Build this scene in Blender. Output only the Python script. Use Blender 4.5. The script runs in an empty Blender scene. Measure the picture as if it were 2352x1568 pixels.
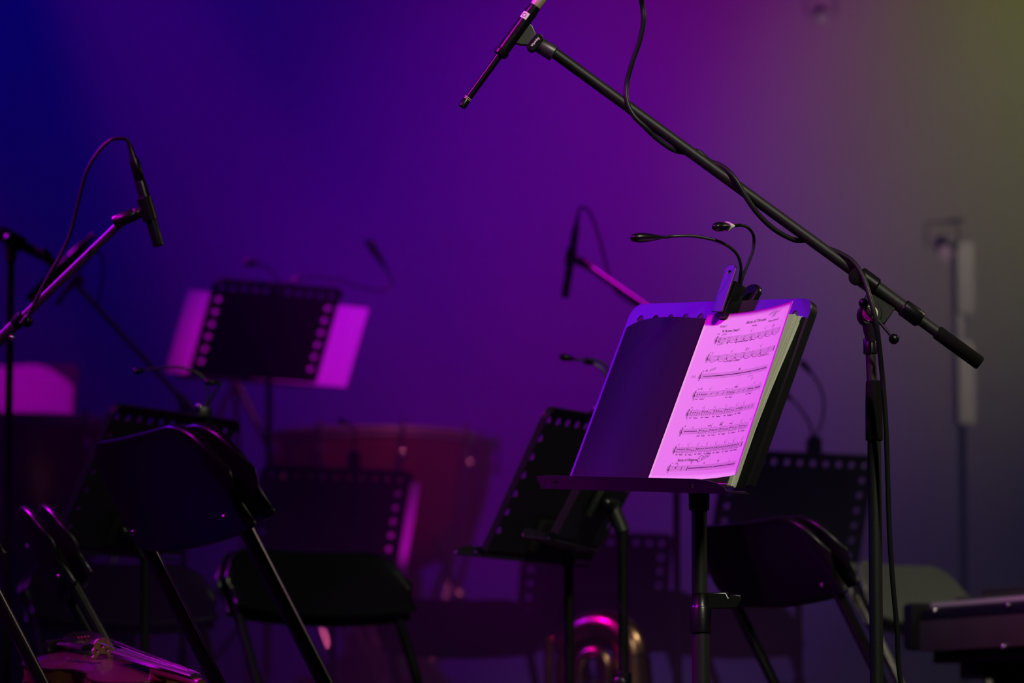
import bpy, bmesh, math, random
from mathutils import Matrix, Vector
random.seed(7)
PI = math.pi
S = bpy.context.scene
C = S.collection

# ------------------------------------------------------------------ camera
CAM_H, FPX = 0.29, 135 / 36 * 2352
PITCH = math.atan((1780 - 784) / FPX)
cd = bpy.data.cameras.new('camera')
cd.lens = 135; cd.sensor_width = 36; cd.clip_end = 100
cd.dof.use_dof = True; cd.dof.focus_distance = 6.28; cd.dof.aperture_fstop = 4.3
cam = bpy.data.objects.new('camera', cd); C.objects.link(cam)
cam.location = (0, 0, CAM_H); cam.rotation_euler = (PI / 2 + PITCH, 0, 0)
S.camera = cam
CO = Vector((0, 0, CAM_H)); FW = Vector((0, math.cos(PITCH), math.sin(PITCH)))
UP = Vector((0, -math.sin(PITCH), math.cos(PITCH)))

def W(px, py, D):
    """world point seen at photo pixel (px, py), D metres deep"""
    return CO + FW * D + Vector(((px - 1176) / FPX * D, 0, 0)) - UP * ((py - 784) / FPX * D)

# ------------------------------------------------------------------ world, exposure
S.view_settings.view_transform = 'Standard'; S.view_settings.look = 'None'
S.view_settings.gamma = 1; S.view_settings.exposure = 0; S.view_settings.use_curve_mapping = False
wd = bpy.data.worlds.new('world'); S.world = wd; wd.use_nodes = True
wd.node_tree.nodes['Background'].inputs[0].default_value = (0.15, 0.05, 1.0, 1)
wd.node_tree.nodes['Background'].inputs[1].default_value = 0.002

# ------------------------------------------------------------------ stage lights and added spots (all above / beside the stage)
def spot(name, loc, aim, color, watts, angle=60, blend=1.0, size=.12):
    l = bpy.data.lights.new(name, 'SPOT'); l.color = color; l.energy = watts
    l.spot_size = math.radians(angle); l.spot_blend = blend; l.shadow_soft_size = size
    o = bpy.data.objects.new(name, l); C.objects.link(o); o.location = loc
    o.rotation_euler = (Vector(aim) - Vector(loc)).to_track_quat('-Z', 'Y').to_euler()
    return o
# washes on the back curtain
spot('wash_top_centre', (.2, 12.6, 6.3), (-.5, 17.2, 3.5), (0.211, 0.000, 1.000), 872, 34, 1, .3)
spot('wash_low_centre', (.6, 12.4, 6.2), (.12, 17.2, 2.2), (0.000, 0.000, 1.000), 1292, 34, 1, .3)
spot('wash_far_left', (-3.8, 12.4, 6.4), (-2.4, 17.2, 3.8), (0.005, 0.000, 1.000), 1715, 42, 1, .3)
spot('wash_right_edge', (3.8, 13.2, 6.2), (2.35, 17.2, 3.4), (0.776, 1.000, 0.000), 1034, 30, 1, .3)
spot('wash_right', (2.4, 12.8, 6.2), (1.35, 17.2, 3.0), (0.959, 0.014, 1.000), 438, 34, 1, .3)
spot('wash_low_right', (3.0, 12.5, 6.0), (1.9, 17.2, 2.0), (0.000, 0.000, 1.000), 93, 34, 1, .3)
spot('wash_core', (1.6, 12.8, 6.3), (.45, 17.2, 2.9), (0.888, 0.000, 1.000), 971, 34, 1, .3)
spot('wash_floor', (1.6, 12.8, 6.0), (.6, 17.2, 1.3), (0.000, 0.000, 1.000), 78, 34, 1, .3)
# blue side beam added to brighten the haze around the far stands
spot('haze_beam', (-5.2, 12.6, 4.4), (.2, 12.0, 2.1), (0.000, 0.000, 1.000), 1000, 24, .9, .2)
# key from the left: magenta and blue heads, an added side spot for the left boom, narrow spots added to brighten single things further back
spot('key_magenta', (-4.6, 3.4, 5.8), (-.2, 6.2, 1.3), (1.000, 0.000, 1.000), 1800, 22.5, .5, .12)
spot('key_blue', (-5.5, 9.1, 4.9), (-.2, 6.5, .9), (0.200, 0.000, 1.000), 780, 60, .4, .30)
spot('side_magenta', (-4.0, 8.5, 4.6), (-1.12, 7.0, 1.15), (0.938, 0.000, 1.000), 1920, 15, .6, .16)
spot('middle_magenta', (2.2, 9.2, 4.3), (.27, 9.9, 1.56), (0.933, 0.000, 1.000), 600, 9, .5, .16)
spot('chair_magenta', (-4.1, 8.6, 4.6), (-.85, 8.4, 1.0), (0.781, 0.000, 1.000), 960, 21, .6, .16)
spot('timpani_warm', (2.8, 7.6, 5.2), (-.4, 13.0, 1.25), (1.000, 0.120, 0.420), 600, 14, .7, .16)
spot('right_warm', (3.3, 7.9, 3.8), (1.0, 9.15, .74), (1.000, 0.935, 0.710), 186, 17, .7, .16)
spot('back_magenta', (-2.6, 15.0, 5.6), (-.72, 12.1, 1.70), (0.962, 0.000, 1.000), 1170, 9.5, .4, .10)
spot('tuba_magenta', (-3.2, 7.3, 4.6), (.2, 9.3, .8), (0.909, 0.000, 1.000), 660, 9, .6, .12)
spot('score_magenta', (-3.6, 12.4, 5.6), (-2.0, 14.5, 1.7), (0.818, 0.000, 1.000), 660, 13, .5, .10)
spot('keyboard_warm', (-.5, 1.5, 5.8), (1.2, 8.6, .55), (1.000, 0.850, 0.600), 1500, 9, .8, .2)
spot('back_warm', (3.6, 11.0, 5.6), (1.7, 14.4, 1.9), (1.000, 0.900, 0.800), 600, 20, .6, .10)
# weak warm light from the right, behind, and a warm front light over the lit stand
spot('rim_warm', (4.6, 8.1, 3.2), (1.2, 6.7, 1.0), (1.000, 0.821, 0.536), 140, 34, .8, .12)
spot('front_warm', (3.0, .3, 5.8), (.50, 6.3, 1.25), (1.000, 1.000, 0.767), 1800, 17, 1, .3)

# ------------------------------------------------------------------ materials
def mat(name, col, rough=.5, metal=0., spec=.5, noise=0., nscale=40, bump=0., coat=0., alpha=None):
    m = bpy.data.materials.new(name); m.use_nodes = True; nt = m.node_tree; b = nt.nodes['Principled BSDF']
    b.inputs['Base Color'].default_value = (*col, 1); b.inputs['Roughness'].default_value = rough
    b.inputs['Metallic'].default_value = metal; b.inputs['Specular IOR Level'].default_value = spec
    b.inputs['Coat Weight'].default_value = coat; b.inputs['Coat Roughness'].default_value = .12
    tc = nt.nodes.new('ShaderNodeTexCoord'); n = nt.nodes.new('ShaderNodeTexNoise')
    n.inputs['Scale'].default_value = nscale; n.inputs['Detail'].default_value = 4
    nt.links.new(tc.outputs['Object'], n.inputs['Vector'])
    r = nt.nodes.new('ShaderNodeMapRange'); r.inputs['To Min'].default_value = 1 - noise; r.inputs['To Max'].default_value = 1 + noise
    nt.links.new(n.outputs['Fac'], r.inputs['Value'])
    mx = nt.nodes.new('ShaderNodeVectorMath'); mx.operation = 'SCALE'; mx.inputs[0].default_value = col
    nt.links.new(r.outputs['Result'], mx.inputs['Scale']); nt.links.new(mx.outputs['Vector'], b.inputs['Base Color'])
    if bump:
        bp = nt.nodes.new('ShaderNodeBump'); bp.inputs['Strength'].default_value = bump; bp.inputs['Distance'].default_value = .001
        nt.links.new(n.outputs['Fac'], bp.inputs['Height']); nt.links.new(bp.outputs['Normal'], b.inputs['Normal'])
    return m
M = dict(
    boomtube=mat('satin_boom_tube', (.16, .16, .165), .34, .8, .6, .1, 80),
    metal=mat('black_powder_coat', (.008, .0085, .0075), .50, 0, .34, .2, 300, .15),
    satin=mat('black_satin_sheet_metal', (.022, .022, .022), .42, 0, .8, .12, 60),
    desk=mat('desk_sheet_metal', (.010, .009, .012), .38, .0, .55, .1, 30),
    tube=mat('black_enamel_tube', (.006, .006, .0065), .24, 0, .4, .15, 80),
    plastic=mat('black_moulded_plastic', (.004, .004, .005), .30, 0, .36, .15, 120, .2),
    greyplastic=mat('grey_moulded_plastic', (.10, .105, .095), .40, 0, .4, .1, 60),
    rubber=mat('black_rubber', (.0035, .0035, .003), .8, 0, .08, .2, 200, .1),
    cable=mat('black_cable_jacket', (.007, .009, .008), .42, 0, .25, .1, 200),
    chrome=mat('bright_chrome', (.75, .73, .70), .16, 1, .5, .03, 30),
    nickel=mat('brushed_nickel', (.62, .52, .36), .45, .5, .5, .08, 200),
    steel=mat('zinc_washer', (.50, .46, .36), .5, .5, .5, .15, 150),
    paper=mat('white_paper', (.80, .79, .76), .85, 0, .1, .03, 25),
    paperback=mat('cream_paper', (.62, .62, .52), .85, 0, .1, .05, 25),
    ink=mat('printed_ink', (.085, .06, .085), .9, 0, .1),
    pencil=mat('pencil_marks', (.30, .27, .31), .9, 0, .1),
    folder=mat('black_folder_cover', (.006, .006, .009), .50, 0, .13, .15, 30),
    label=mat('white_tape', (.75, .74, .66), .6, 0, .3, .03, 60),
    ebony=mat('ebony', (.030, .027, .032), .32, 0, .7, .2, 60),
    varnish=mat('violin_varnish', (.045, .012, .016), .28, 0, .6, .35, 18, 0, .9),
    ribs=mat('violin_ribs', (.07, .022, .008), .45, 0, .3, .3, 30, 0, 0.),
    maple=mat('maple_bridge', (.16, .07, .028), .5, 0, .4, .2, 50),
    copper=mat('timpani_copper', (.36, .085, .06), .30, .6, .5, .18, 6),
    satinchrome=mat('satin_chrome', (.66, .56, .64), .36, .55, .6, .05, 40),
    skin=mat('drum_skin', (.62, .58, .55), .6, 0, .3, .05, 10),
    brass=mat('brass_lacquer', (.34, .20, .11), .26, 1, .5, .08, 12),
    darkwood=mat('dark_brown_wood', (.030, .026, .016), .55, 0, .2, .3, 8),
    ivory=mat('white_key', (.30, .26, .23), .3, 0, .5, .03, 30),
    case=mat('case_black_laminate', (.006, .006, .008), .5, 0, .12, .2, 20),
    pale=mat('pale_panel', (.42, .38, .33), .7, 0, .3, .05, 5),
    curtain=mat('backdrop_cloth', (.16, .16, .16), .95, 0, .05, .06, 1.2),
    floor=mat('stage_floor', (.015, .015, .017), .5, 0, .4, .25, 6),
)

tp_ = mat('translucent_paper', (.80, .79, .76), .85, 0, .1, .03, 25); M['thinpaper'] = tp_; nt = tp_.node_tree
tr = nt.nodes.new('ShaderNodeBsdfTranslucent'); tr.inputs['Color'].default_value = (.78, .76, .72, 1)
mx = nt.nodes.new('ShaderNodeMixShader'); mx.inputs[0].default_value = .78
nt.links.new(nt.nodes['Principled BSDF'].outputs[0], mx.inputs[1]); nt.links.new(tr.outputs[0], mx.inputs[2]); nt.links.new(mx.outputs[0], nt.nodes['Material Output'].inputs['Surface'])

# ------------------------------------------------------------------ mesh tools
def finish(name, bm, m, parent=None, smooth=35):
    bmesh.ops.recalc_face_normals(bm, faces=bm.faces)
    me = bpy.data.meshes.new(name); bm.to_mesh(me); bm.free()
    for mm in (m if isinstance(m, (list, tuple)) else [m]): me.materials.append(M[mm] if isinstance(mm, str) else mm)
    if smooth:
        me.shade_smooth(); me.set_sharp_from_angle(angle=math.radians(smooth))
    o = bpy.data.objects.new(name, me); C.objects.link(o)
    if parent: o.parent = parent
    return o

def thing(name, label, cat, loc=(0, 0, 0), rotz=0, group=None, matrix=None):
    o = bpy.data.objects.new(name, None); C.objects.link(o); o.empty_display_size = .05
    if matrix is not None: o.matrix_world = matrix
    else: o.location = loc; o.rotation_euler = (0, 0, rotz)
    return tag(o, label, cat, group)

def tag(o, label, cat, group=None, kind=None):
    if label: o['label'] = label
    if cat: o['category'] = cat
    if group: o['group'] = group
    if kind: o['kind'] = kind
    return o

def frame_of(d, hint=None):
    d = Vector(d).normalized()
    h = hint or (Vector((0, 0, 1)) if abs(d.z) < .9 else Vector((1, 0, 0)))
    a = d.cross(h).normalized(); return a, a.cross(d).normalized()

def ring(bm, c, a, b, r, n, r2=None):
    return [bm.verts.new(c + a * (r * math.cos(2 * PI * i / n)) + b * ((r2 or r) * math.sin(2 * PI * i / n))) for i in range(n)]

def skin(bm, rings, caps=True, mi=0):
    fs = []
    for p, q in zip(rings, rings[1:]):
        n = len(p)
        for i in range(n): fs.append(bm.faces.new((p[i], p[(i + 1) % n], q[(i + 1) % n], q[i])))
    if caps: fs.append(bm.faces.new(rings[0][::-1])); fs.append(bm.faces.new(rings[-1]))
    for f in fs: f.material_index = mi

def tube(bm, pts, r, n=14, mi=0, caps=True):
    """swept round tube along points, r a number or a list"""
    pts = [Vector(p) for p in pts]; rr = r if isinstance(r, (list, tuple)) else [r] * len(pts)
    d0 = (pts[1] - pts[0]).normalized(); a, b = frame_of(d0); rings = []
    for i, p in enumerate(pts):
        if i == 0: d = d0
        elif i == len(pts) - 1: d = (pts[i] - pts[i - 1]).normalized()
        else: d = ((pts[i] - pts[i - 1]).normalized() + (pts[i + 1] - pts[i]).normalized()).normalized()
        a = (a - d * a.dot(d)).normalized(); b = d.cross(a)
        rings.append(ring(bm, p, a, b, rr[i], n))
    skin(bm, rings, caps, mi)

def smoothpath(pts, k=8):
    """Catmull-Rom through the points"""
    P = [Vector(p) for p in pts]; P = [2 * P[0] - P[1]] + P + [2 * P[-1] - P[-2]]; out = []
    for i in range(1, len(P) - 2):
        for j in range(k):
            t = j / k
            out.append(.5 * ((2 * P[i]) + (P[i + 1] - P[i - 1]) * t + (2 * P[i - 1] - 5 * P[i] + 4 * P[i + 1] - P[i + 2]) * t * t
                             + (3 * P[i] - P[i - 1] - 3 * P[i + 1] + P[i + 2]) * t ** 3))
    return out + [P[-2]]

def lathe(bm, p0, p1, prof, n=24, mi=0, flat=1.0):
    """prof = [(distance from p0 towards p1, radius), ...]"""
    p0 = Vector(p0); d = (Vector(p1) - p0).normalized(); a, b = frame_of(d)
    skin(bm, [ring(bm, p0 + d * t, a, b, max(r, 1e-4), n, max(r, 1e-4) * flat) for t, r in prof], True, mi)

def box(bm, c, size, rot=None, bev=0., mi=0):
    ret = bmesh.ops.create_cube(bm, size=1.0); vs = ret['verts']
    mt = Matrix.Translation(c) @ (rot.to_4x4() if rot is not None else Matrix()) @ Matrix.Diagonal((*size, 1))
    bmesh.ops.transform(bm, matrix=mt, verts=vs)
    fs = list({f for v in vs for f in v.link_faces})
    for f in fs: f.material_index = mi
    if bev:
        es = list({e for f in fs for e in f.edges})
        bmesh.ops.bevel(bm, geom=es, offset=bev, segments=2, profile=.6, affect='EDGES')

def sphere(bm, c, r, mi=0, sc=(1, 1, 1), u=18, v=12):
    ret = bmesh.ops.create_uvsphere(bm, u_segments=u, v_segments=v, radius=r)
    bmesh.ops.transform(bm, matrix=Matrix.Translation(c) @ Matrix.Diagonal((*sc, 1)), verts=ret['verts'])
    for f in {f for w in ret['verts'] for f in w.link_faces}: f.material_index = mi

def grid(bm, fn, nu, nv, mi=0, thick=0.):
    """surface fn(s,t)->Vector ; with a thickness it becomes a closed sheet"""
    def layer(off):
        L = []
        for i in range(nu + 1):
            row = []
            for j in range(nv + 1):
                s, t = i / nu, j / nv; p = fn(s, t)
                if off:
                    e = 1e-3; du = fn(min(s + e, 1), t) - fn(max(s - e, 0), t); dv = fn(s, min(t + e, 1)) - fn(s, max(t - e, 0))
                    nn = du.cross(dv)
                    p = p + (nn.normalized() if nn.length > 1e-12 else Vector((0, 0, 1))) * off
                row.append(bm.verts.new(p))
            L.append(row)
        return L
    def faces(L):
        for i in range(nu):
            for j in range(nv):
                bm.faces.new((L[i][j], L[i + 1][j], L[i + 1][j + 1], L[i][j + 1])).material_index = mi
    A = layer(0); faces(A)
    if thick:
        B = layer(-thick); faces(B)
        loop = [(i, 0) for i in range(nu)] + [(nu, j) for j in range(nv)] + [(i, nv) for i in range(nu, 0, -1)] + [(0, j) for j in range(nv, 0, -1)]
        for (i, j), (k, l) in zip(loop, loop[1:] + loop[:1]):
            bm.faces.new((A[i][j], A[k][l], B[k][l], B[i][j])).material_index = mi

def plate(bm, outlines, thick, mt=Matrix(), bev=0., mi=0):
    """flat plate with holes: first outline outside, the others holes; local xy plane, extruded along z"""
    cu = bpy.data.curves.new('plate', 'CURVE'); cu.dimensions = '2D'; cu.fill_mode = 'BOTH'
    cu.extrude = max(thick / 2 - bev, 1e-5); cu.bevel_depth = bev; cu.bevel_resolution = 1
    for o in outlines:
        sp = cu.splines.new('POLY'); sp.points.add(len(o) - 1); sp.use_cyclic_u = True
        for p, q in zip(sp.points, o): p.co = (q[0], q[1], 0, 1)
    ob = bpy.data.objects.new('plate', cu); me = bpy.data.meshes.new_from_object(ob)
    me.transform(mt); n0 = len(bm.faces); bm.from_mesh(me)
    bm.faces.ensure_lookup_table()
    for f in bm.faces[n0:]: f.material_index = mi
    bpy.data.objects.remove(ob); bpy.data.curves.remove(cu); bpy.data.meshes.remove(me)

def circle(cx, cy, r, n=16, ry=None):
    return [(cx + r * math.cos(2 * PI * i / n), cy + (ry or r) * math.sin(2 * PI * i / n)) for i in range(n)]

def roundrect(x0, y0, x1, y1, r, n=6):
    rs = r if isinstance(r, (tuple, list)) else (r, r, r, r); out = []      # bl, br, tr, tl
    for (cx, cy, a0), q in zip(((x0, y0, 180), (x1, y0, 270), (x1, y1, 0), (x0, y1, 90)), rs):
        sx = 1 if cx == x0 else -1; sy = 1 if cy == y0 else -1
        for k in range(n + 1):
            a = math.radians(a0 + 90 * k / n); out.append((cx + sx * q + q * math.cos(a), cy + sy * q + q * math.sin(a)))
    return out

def text_mesh(body, size, shear=0., bold=0.):
    cu = bpy.data.curves.new('txt', 'FONT'); cu.body = body; cu.size = size; cu.shear = shear; cu.offset = bold
    cu.resolution_u = 2; ob = bpy.data.objects.new('txt', cu); me = bpy.data.meshes.new_from_object(ob)
    vs = [v.co.copy() for v in me.vertices]; fs = [tuple(p.vertices) for p in me.polygons]
    bpy.data.objects.remove(ob); bpy.data.curves.remove(cu); bpy.data.meshes.remove(me)
    return vs, fs

def rot_to(zdir, xhint):
    """3x3 with z along zdir and x as near xhint as possible"""
    z = Vector(zdir).normalized(); x = Vector(xhint); x = (x - z * x.dot(z)).normalized(); y = z.cross(x)
    return Matrix((x, y, z)).transposed()

# ------------------------------------------------------------------ the setting
bm = bmesh.new(); box(bm, (0, 9, -.05), (18, 22, .1)); o = finish('floor', bm, 'floor', None, 0); tag(o, None, None, None, 'structure')
def drape(s, t):
    x = -9 + 18 * s; return Vector((x, 17.3 + .012 * math.sin(x * 2.1) + .006 * math.sin(x * 5.3 + 1), 7.5 * t))
bm = bmesh.new(); grid(bm, drape, 420, 2, 0, .01); o = finish('wall_back', bm, 'curtain'); tag(o, None, None, None, 'structure')
bm = bmesh.new(); box(bm, (0, 14.0, .275), (13, 4.6, .55), None, .01); o = finish('floor_riser', bm, 'floor', None, 0); tag(o, None, None, None, 'structure')

# stage haze
bm = bmesh.new(); box(bm, (0, 13.05, 3.2), (17, 8.1, 6.5))
hz = finish('stage_haze', bm, 'case', None, 0)
tag(hz, 'thin purple stage haze drifting in front of the back curtain', 'haze', None, 'stuff')
hm = bpy.data.materials.new('haze'); hm.use_nodes = True; nt = hm.node_tree; nt.nodes.remove(nt.nodes['Principled BSDF'])
vs = nt.nodes.new('ShaderNodeVolumeScatter'); vs.inputs['Density'].default_value = .065; vs.inputs['Anisotropy'].default_value = .0
vs.inputs['Color'].default_value = (.9, .9, .9, 1)
nt.links.new(vs.outputs['Volume'], nt.nodes['Material Output'].inputs['Volume']); hz.data.materials[0] = hm

# ------------------------------------------------------------------ folding chairs
TA = math.radians(29.4); TD = Vector((0, math.sin(TA), -math.cos(TA))); TN = Vector((0, math.cos(TA), math.sin(TA)))
TOP = Vector((0, -.205, .80))
def make_chair(name, label, group, pm='plastic'):
    t = thing(name, label, 'chair', group=group)
    def at(x, q, n): return TOP + Vector((x, 0, 0)) + TD * q + TN * n
    # one bent tube: left front leg, over the top, right front leg ; split into the two legs and the top hoop
    hw, r = .212, .0118; L = .80 / math.cos(TA)
    for s in (-1, 1):
        bm = bmesh.new(); tube(bm, [at(s * hw, .10, 0), at(s * hw, L - .012, 0)], r)
        lg = finish('front_leg', bm, 'tube', t)
        bm = bmesh.new(); e = at(s * hw, L - .012, 0); lathe(bm, e - TD * .03, e + TD * .1, [(0, .0145), (.03, .0145), (.0375, .010)], 16)
        finish('foot_cap', bm, 'rubber', lg)
    bm = bmesh.new(); pts = [at(-hw, .105, 0)]
    for k in range(9):
        a = PI - PI / 2 * k / 8; pts.append(at(-hw + .085 + .085 * math.cos(a), .020 + .085 - .085 * math.sin(a), 0))
    for k in range(9):
        a = PI / 2 - PI / 2 * k / 8; pts.append(at(hw - .085 + .085 * math.cos(a), .020 + .085 - .085 * math.sin(a), 0))
    pts.append(at(hw, .105, 0)); tube(bm, pts, r); finish('back_frame', bm, 'tube', t)
    # the two curved back shells
    def shell(n0, hwid, q0, q1, rad, th, bulge):
        def fn(s, u):
            x = hwid * (2 * s - 1); ax = abs(x); e = ax - (hwid - rad)
            top = q0 + (rad - math.sqrt(max(rad * rad - e * e, 0)) if e > 0 else 0)
            bot = q1 + bulge * (1 - (x / hwid) ** 2) - (.005 * (e / rad) ** 4 if e > 0 else 0)
            q = top + (bot - top) * u
            return at(x * (1 + .05 * (q - q0) / .2), q, n0 + .022 * (x / hwid) ** 2 - .004 * math.sin(PI * u))
        b = bmesh.new(); grid(b, fn, 32, 10, 0, th); bmesh.ops.recalc_face_normals(b, faces=b.faces)
        es = [e for e in b.edges if len(e.link_faces) == 2 and e.calc_face_angle(0) > 1.0]
        bmesh.ops.bevel(b, geom=es, offset=th * .36, segments=3, profile=.5, affect='EDGES'); return b
    rear = finish('rear_back_shell', shell(-.012, .232, -.002, .182, .09, .015, .006), pm, t, 50)
    front = finish('front_back_shell', shell(.024, .230, .014, .180, .09, .015, .006), pm, t, 50)
    for s in (-1, 1):
        bm = bmesh.new(); c = at(s * .195, .150, -.0155); sphere(bm, c, .0042, 0, (1, 1, 1), 10, 8); finish('rivet', bm, 'chrome', rear)
    # rear legs
    for s in (-1, 1):
        bm = bmesh.new(); tube(bm, [Vector((s * .185, .10, .392)), Vector((s * .185, -.28, .012))], .0105)
        lg = finish('rear_leg', bm, 'tube', t)
        bm = bmesh.new(); lathe(bm, (s * .185, -.262, .031), (s * .185, -.28, .012), [(0, .0135), (.026, .0135), (.03, .010)], 16); finish('foot_cap', bm, 'rubber', lg)
    # seat
    bm = bmesh.new()
    def seat(s, u):
        x = (.2 * (2 * s - 1)) * (1 - .10 * (1 - u)); y = -.17 + .40 * u
        return Vector((x, y, .412 + .010 * u - .012 * math.sin(PI * s) * math.sin(PI * u)))
    grid(bm, seat, 18, 14, 0, .022); finish('seat', bm, pm, t, 50)
    bm = bmesh.new(); tube(bm, [Vector((-.19, -.235, .06)), Vector((.19, -.235, .06))], .0065); finish('rear_stretcher', bm, 'tube', t)
    p = TOP + TD * (L * .83); bm = bmesh.new(); tube(bm, [p + Vector((-hw, 0, 0)), p + Vector((hw, 0, 0))], .0065); finish('front_stretcher', bm, 'tube', t)
    for s in (-1, 1):
        bm = bmesh.new(); tube(bm, [at(s * (hw - .004), .44, 0), Vector((s * .19, .10, .390))], .005); finish('seat_link', bm, 'tube', t)
    return t

def copy_tree(o, parent=None):
    c = o.copy(); C.objects.link(c)
    if parent: c.parent = parent
    for ch in o.children: copy_tree(ch, c)
    return c

CH = 'folding chairs of the orchestra'
def place_chair(o, px, D, fwd):
    p = W(px, 1780 - .51 * FPX / D, D); a = math.atan2(-fwd[0], fwd[1])
    off = Matrix.Rotation(a, 3, 'Z') @ Vector((0, -.205, 0))
    o.location = (p.x - off.x, p.y - off.y, 0); o.rotation_euler = (0, 0, a)
chairs = [
    (322, 5.73, (.905, .425), 'large black folding chair with violet-lit top edge, nearest behind the left microphone'),
    (1715, 7.72, (.90, .43), 'black folding chair seen from behind, right of the lit music stand pole'),
    (62, 7.43, (.992, .13), 'black folding chair seen edge-on above the violin'),
    (690, 8.78, (.56, -.83), 'black folding chair facing out, behind the large one and in front of the timpani'),
    (-232, 6.78, (.90, .43), 'black folding chair mostly out of view, holding the violin'),
    (250, 9.3, (.45, -.89), 'dim black folding chair half hidden behind the large near chair'),
    (1430, 10.6, (.56, -.83), 'blurred black folding chair behind the music stand poles'),
    (1035, 11.2, (.35, -.93), 'faint black folding chair far back below the timpani'),
    (1640, 11.2, (.5, -.86), 'faint black folding chair far back beneath the dark right-hand music stand'),
]
proto = make_chair('folding_chair', chairs[0][3], CH)
for i, (px, D, fw, lab) in enumerate(chairs):
    o = proto if i == 0 else copy_tree(proto)
    o['label'] = lab; place_chair(o, px, D, fw)
o = make_chair('folding_chair', 'grey folding chair with warm-lit backrest, beside the keyboard', None, 'greyplastic'); place_chair(o, 2035, 9.35, (.80, -.60))

# ------------------------------------------------------------------ music stands
DW, DH = .47, .33
def perf_outline(w=DW, h=DH):
    outs = [roundrect(0, 0, w, h, (.004, .004, .026, .026))]
    for k in range(11): outs.append(circle(.035 + .04 * k, h - .030, .0085, 14))
    for k in range(1, 7):
        for x in (.035, w - .035): outs.append(circle(x, h - .030 - .042 * k, .0085, 14))
    return outs

def make_desk(parent, mt, lip=True, flare=42):
    """perforated desk in local coordinates: x width, z up, -y towards the player"""
    up = Matrix(((1, 0, 0, 0), (0, 0, -1, 0), (0, 1, 0, 0), (0, 0, 0, 1)))       # xy -> xz
    bm = bmesh.new(); plate(bm, perf_outline(), .0018, up)
    # flange folded to the back round the sides and top
    path = [p for p in roundrect(0, 0, DW, DH, (.004, .004, .026, .026))]
    i0 = 7; path = path[i0:] + path[:i0]              # start at bottom-right corner, run up, over the top, down the left side
    path = path[6:21]
    bm.transform(mt); d = finish('desk', bm, 'desk', parent, 40); bm = bmesh.new()
    v1 = [bm.verts.new((x, .0009, z)) for x, z in path]; v2 = [bm.verts.new((x, .014, z)) for x, z in path]
    v3 = [bm.verts.new((x + (DW / 2 - x) * .008, .014, z + (DH / 2 - z) * .008)) for x, z in path]
    v4 = [bm.verts.new((x + (DW / 2 - x) * .008, .0009, z + (DH / 2 - z) * .008)) for x, z in path]
    for a, b in ((v1, v2), (v2, v3), (v3, v4)):
        for k in range(len(path) - 1): bm.faces.new((a[k], a[k + 1], b[k + 1], b[k]))
    bm.transform(mt); finish('edge_flange', bm, 'case', parent, 40)
    bm = bmesh.new()                                    # tray: sloping shelf and upright lip with cut corners
    def shelf(s, t): return Vector((-.004 + .485 * s, -.042 * t, -.014 - .017 * t))
    grid(bm, shelf, 12, 3, 0, .0016)
    def f(x): return (x, 0)
    out = [(-.004, 0), (.478, 0), (.481, .004)] + [(.481 - .075 * (1 - math.cos(a)), .004 + .0195 * math.sin(a)) for a in [PI / 2 * k / 8 for k in range(1, 9)]] + [(.02, .0235), (-.012, .021)]
    outs = [out, circle(.04, .012, .005, 8, .003), circle(.40, .012, .005, 8, .003)] if lip else [out]
    plate(bm, outs, .0018, Matrix.Translation((0, -.042, -.0325)) @ Matrix.Rotation(math.radians(flare), 4, 'X') @ up)
    tube(bm, [Vector((0, .0, -.012)), Vector((DW, 0, -.012))], .003, 8)
    bm.transform(mt); finish('tray', bm, 'desk', parent, 40)
    return d

def tripod(parent, r=.27, z=.30, base=0., pr=.012, rot=0.):
    for k in range(3):
        a = rot + 2 * PI * k / 3; c, s = math.cos(a), math.sin(a)
        bm = bmesh.new(); tube(bm, [Vector((c * .02, s * .02, z + base)), Vector((c * r * .55, s * r * .55, z * .45 + base)), Vector((c * r, s * r, .016 + base))], .008, 10)
        lg = finish('leg', bm, 'tube', parent)
        bm = bmesh.new(); e = Vector((c * r, s * r, .016 + base)); sphere(bm, e, .014, 0, (1, 1, 1), 10, 8); finish('rubber_foot', bm, 'rubber', lg)
    bm = bmesh.new(); lathe(bm, (0, 0, z - .03 + base), (0, 0, 2), [(0, .016), (.004, .02), (.05, .02), (.055, .016)], 18); finish('leg_collar', bm, 'plastic', parent)

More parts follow.
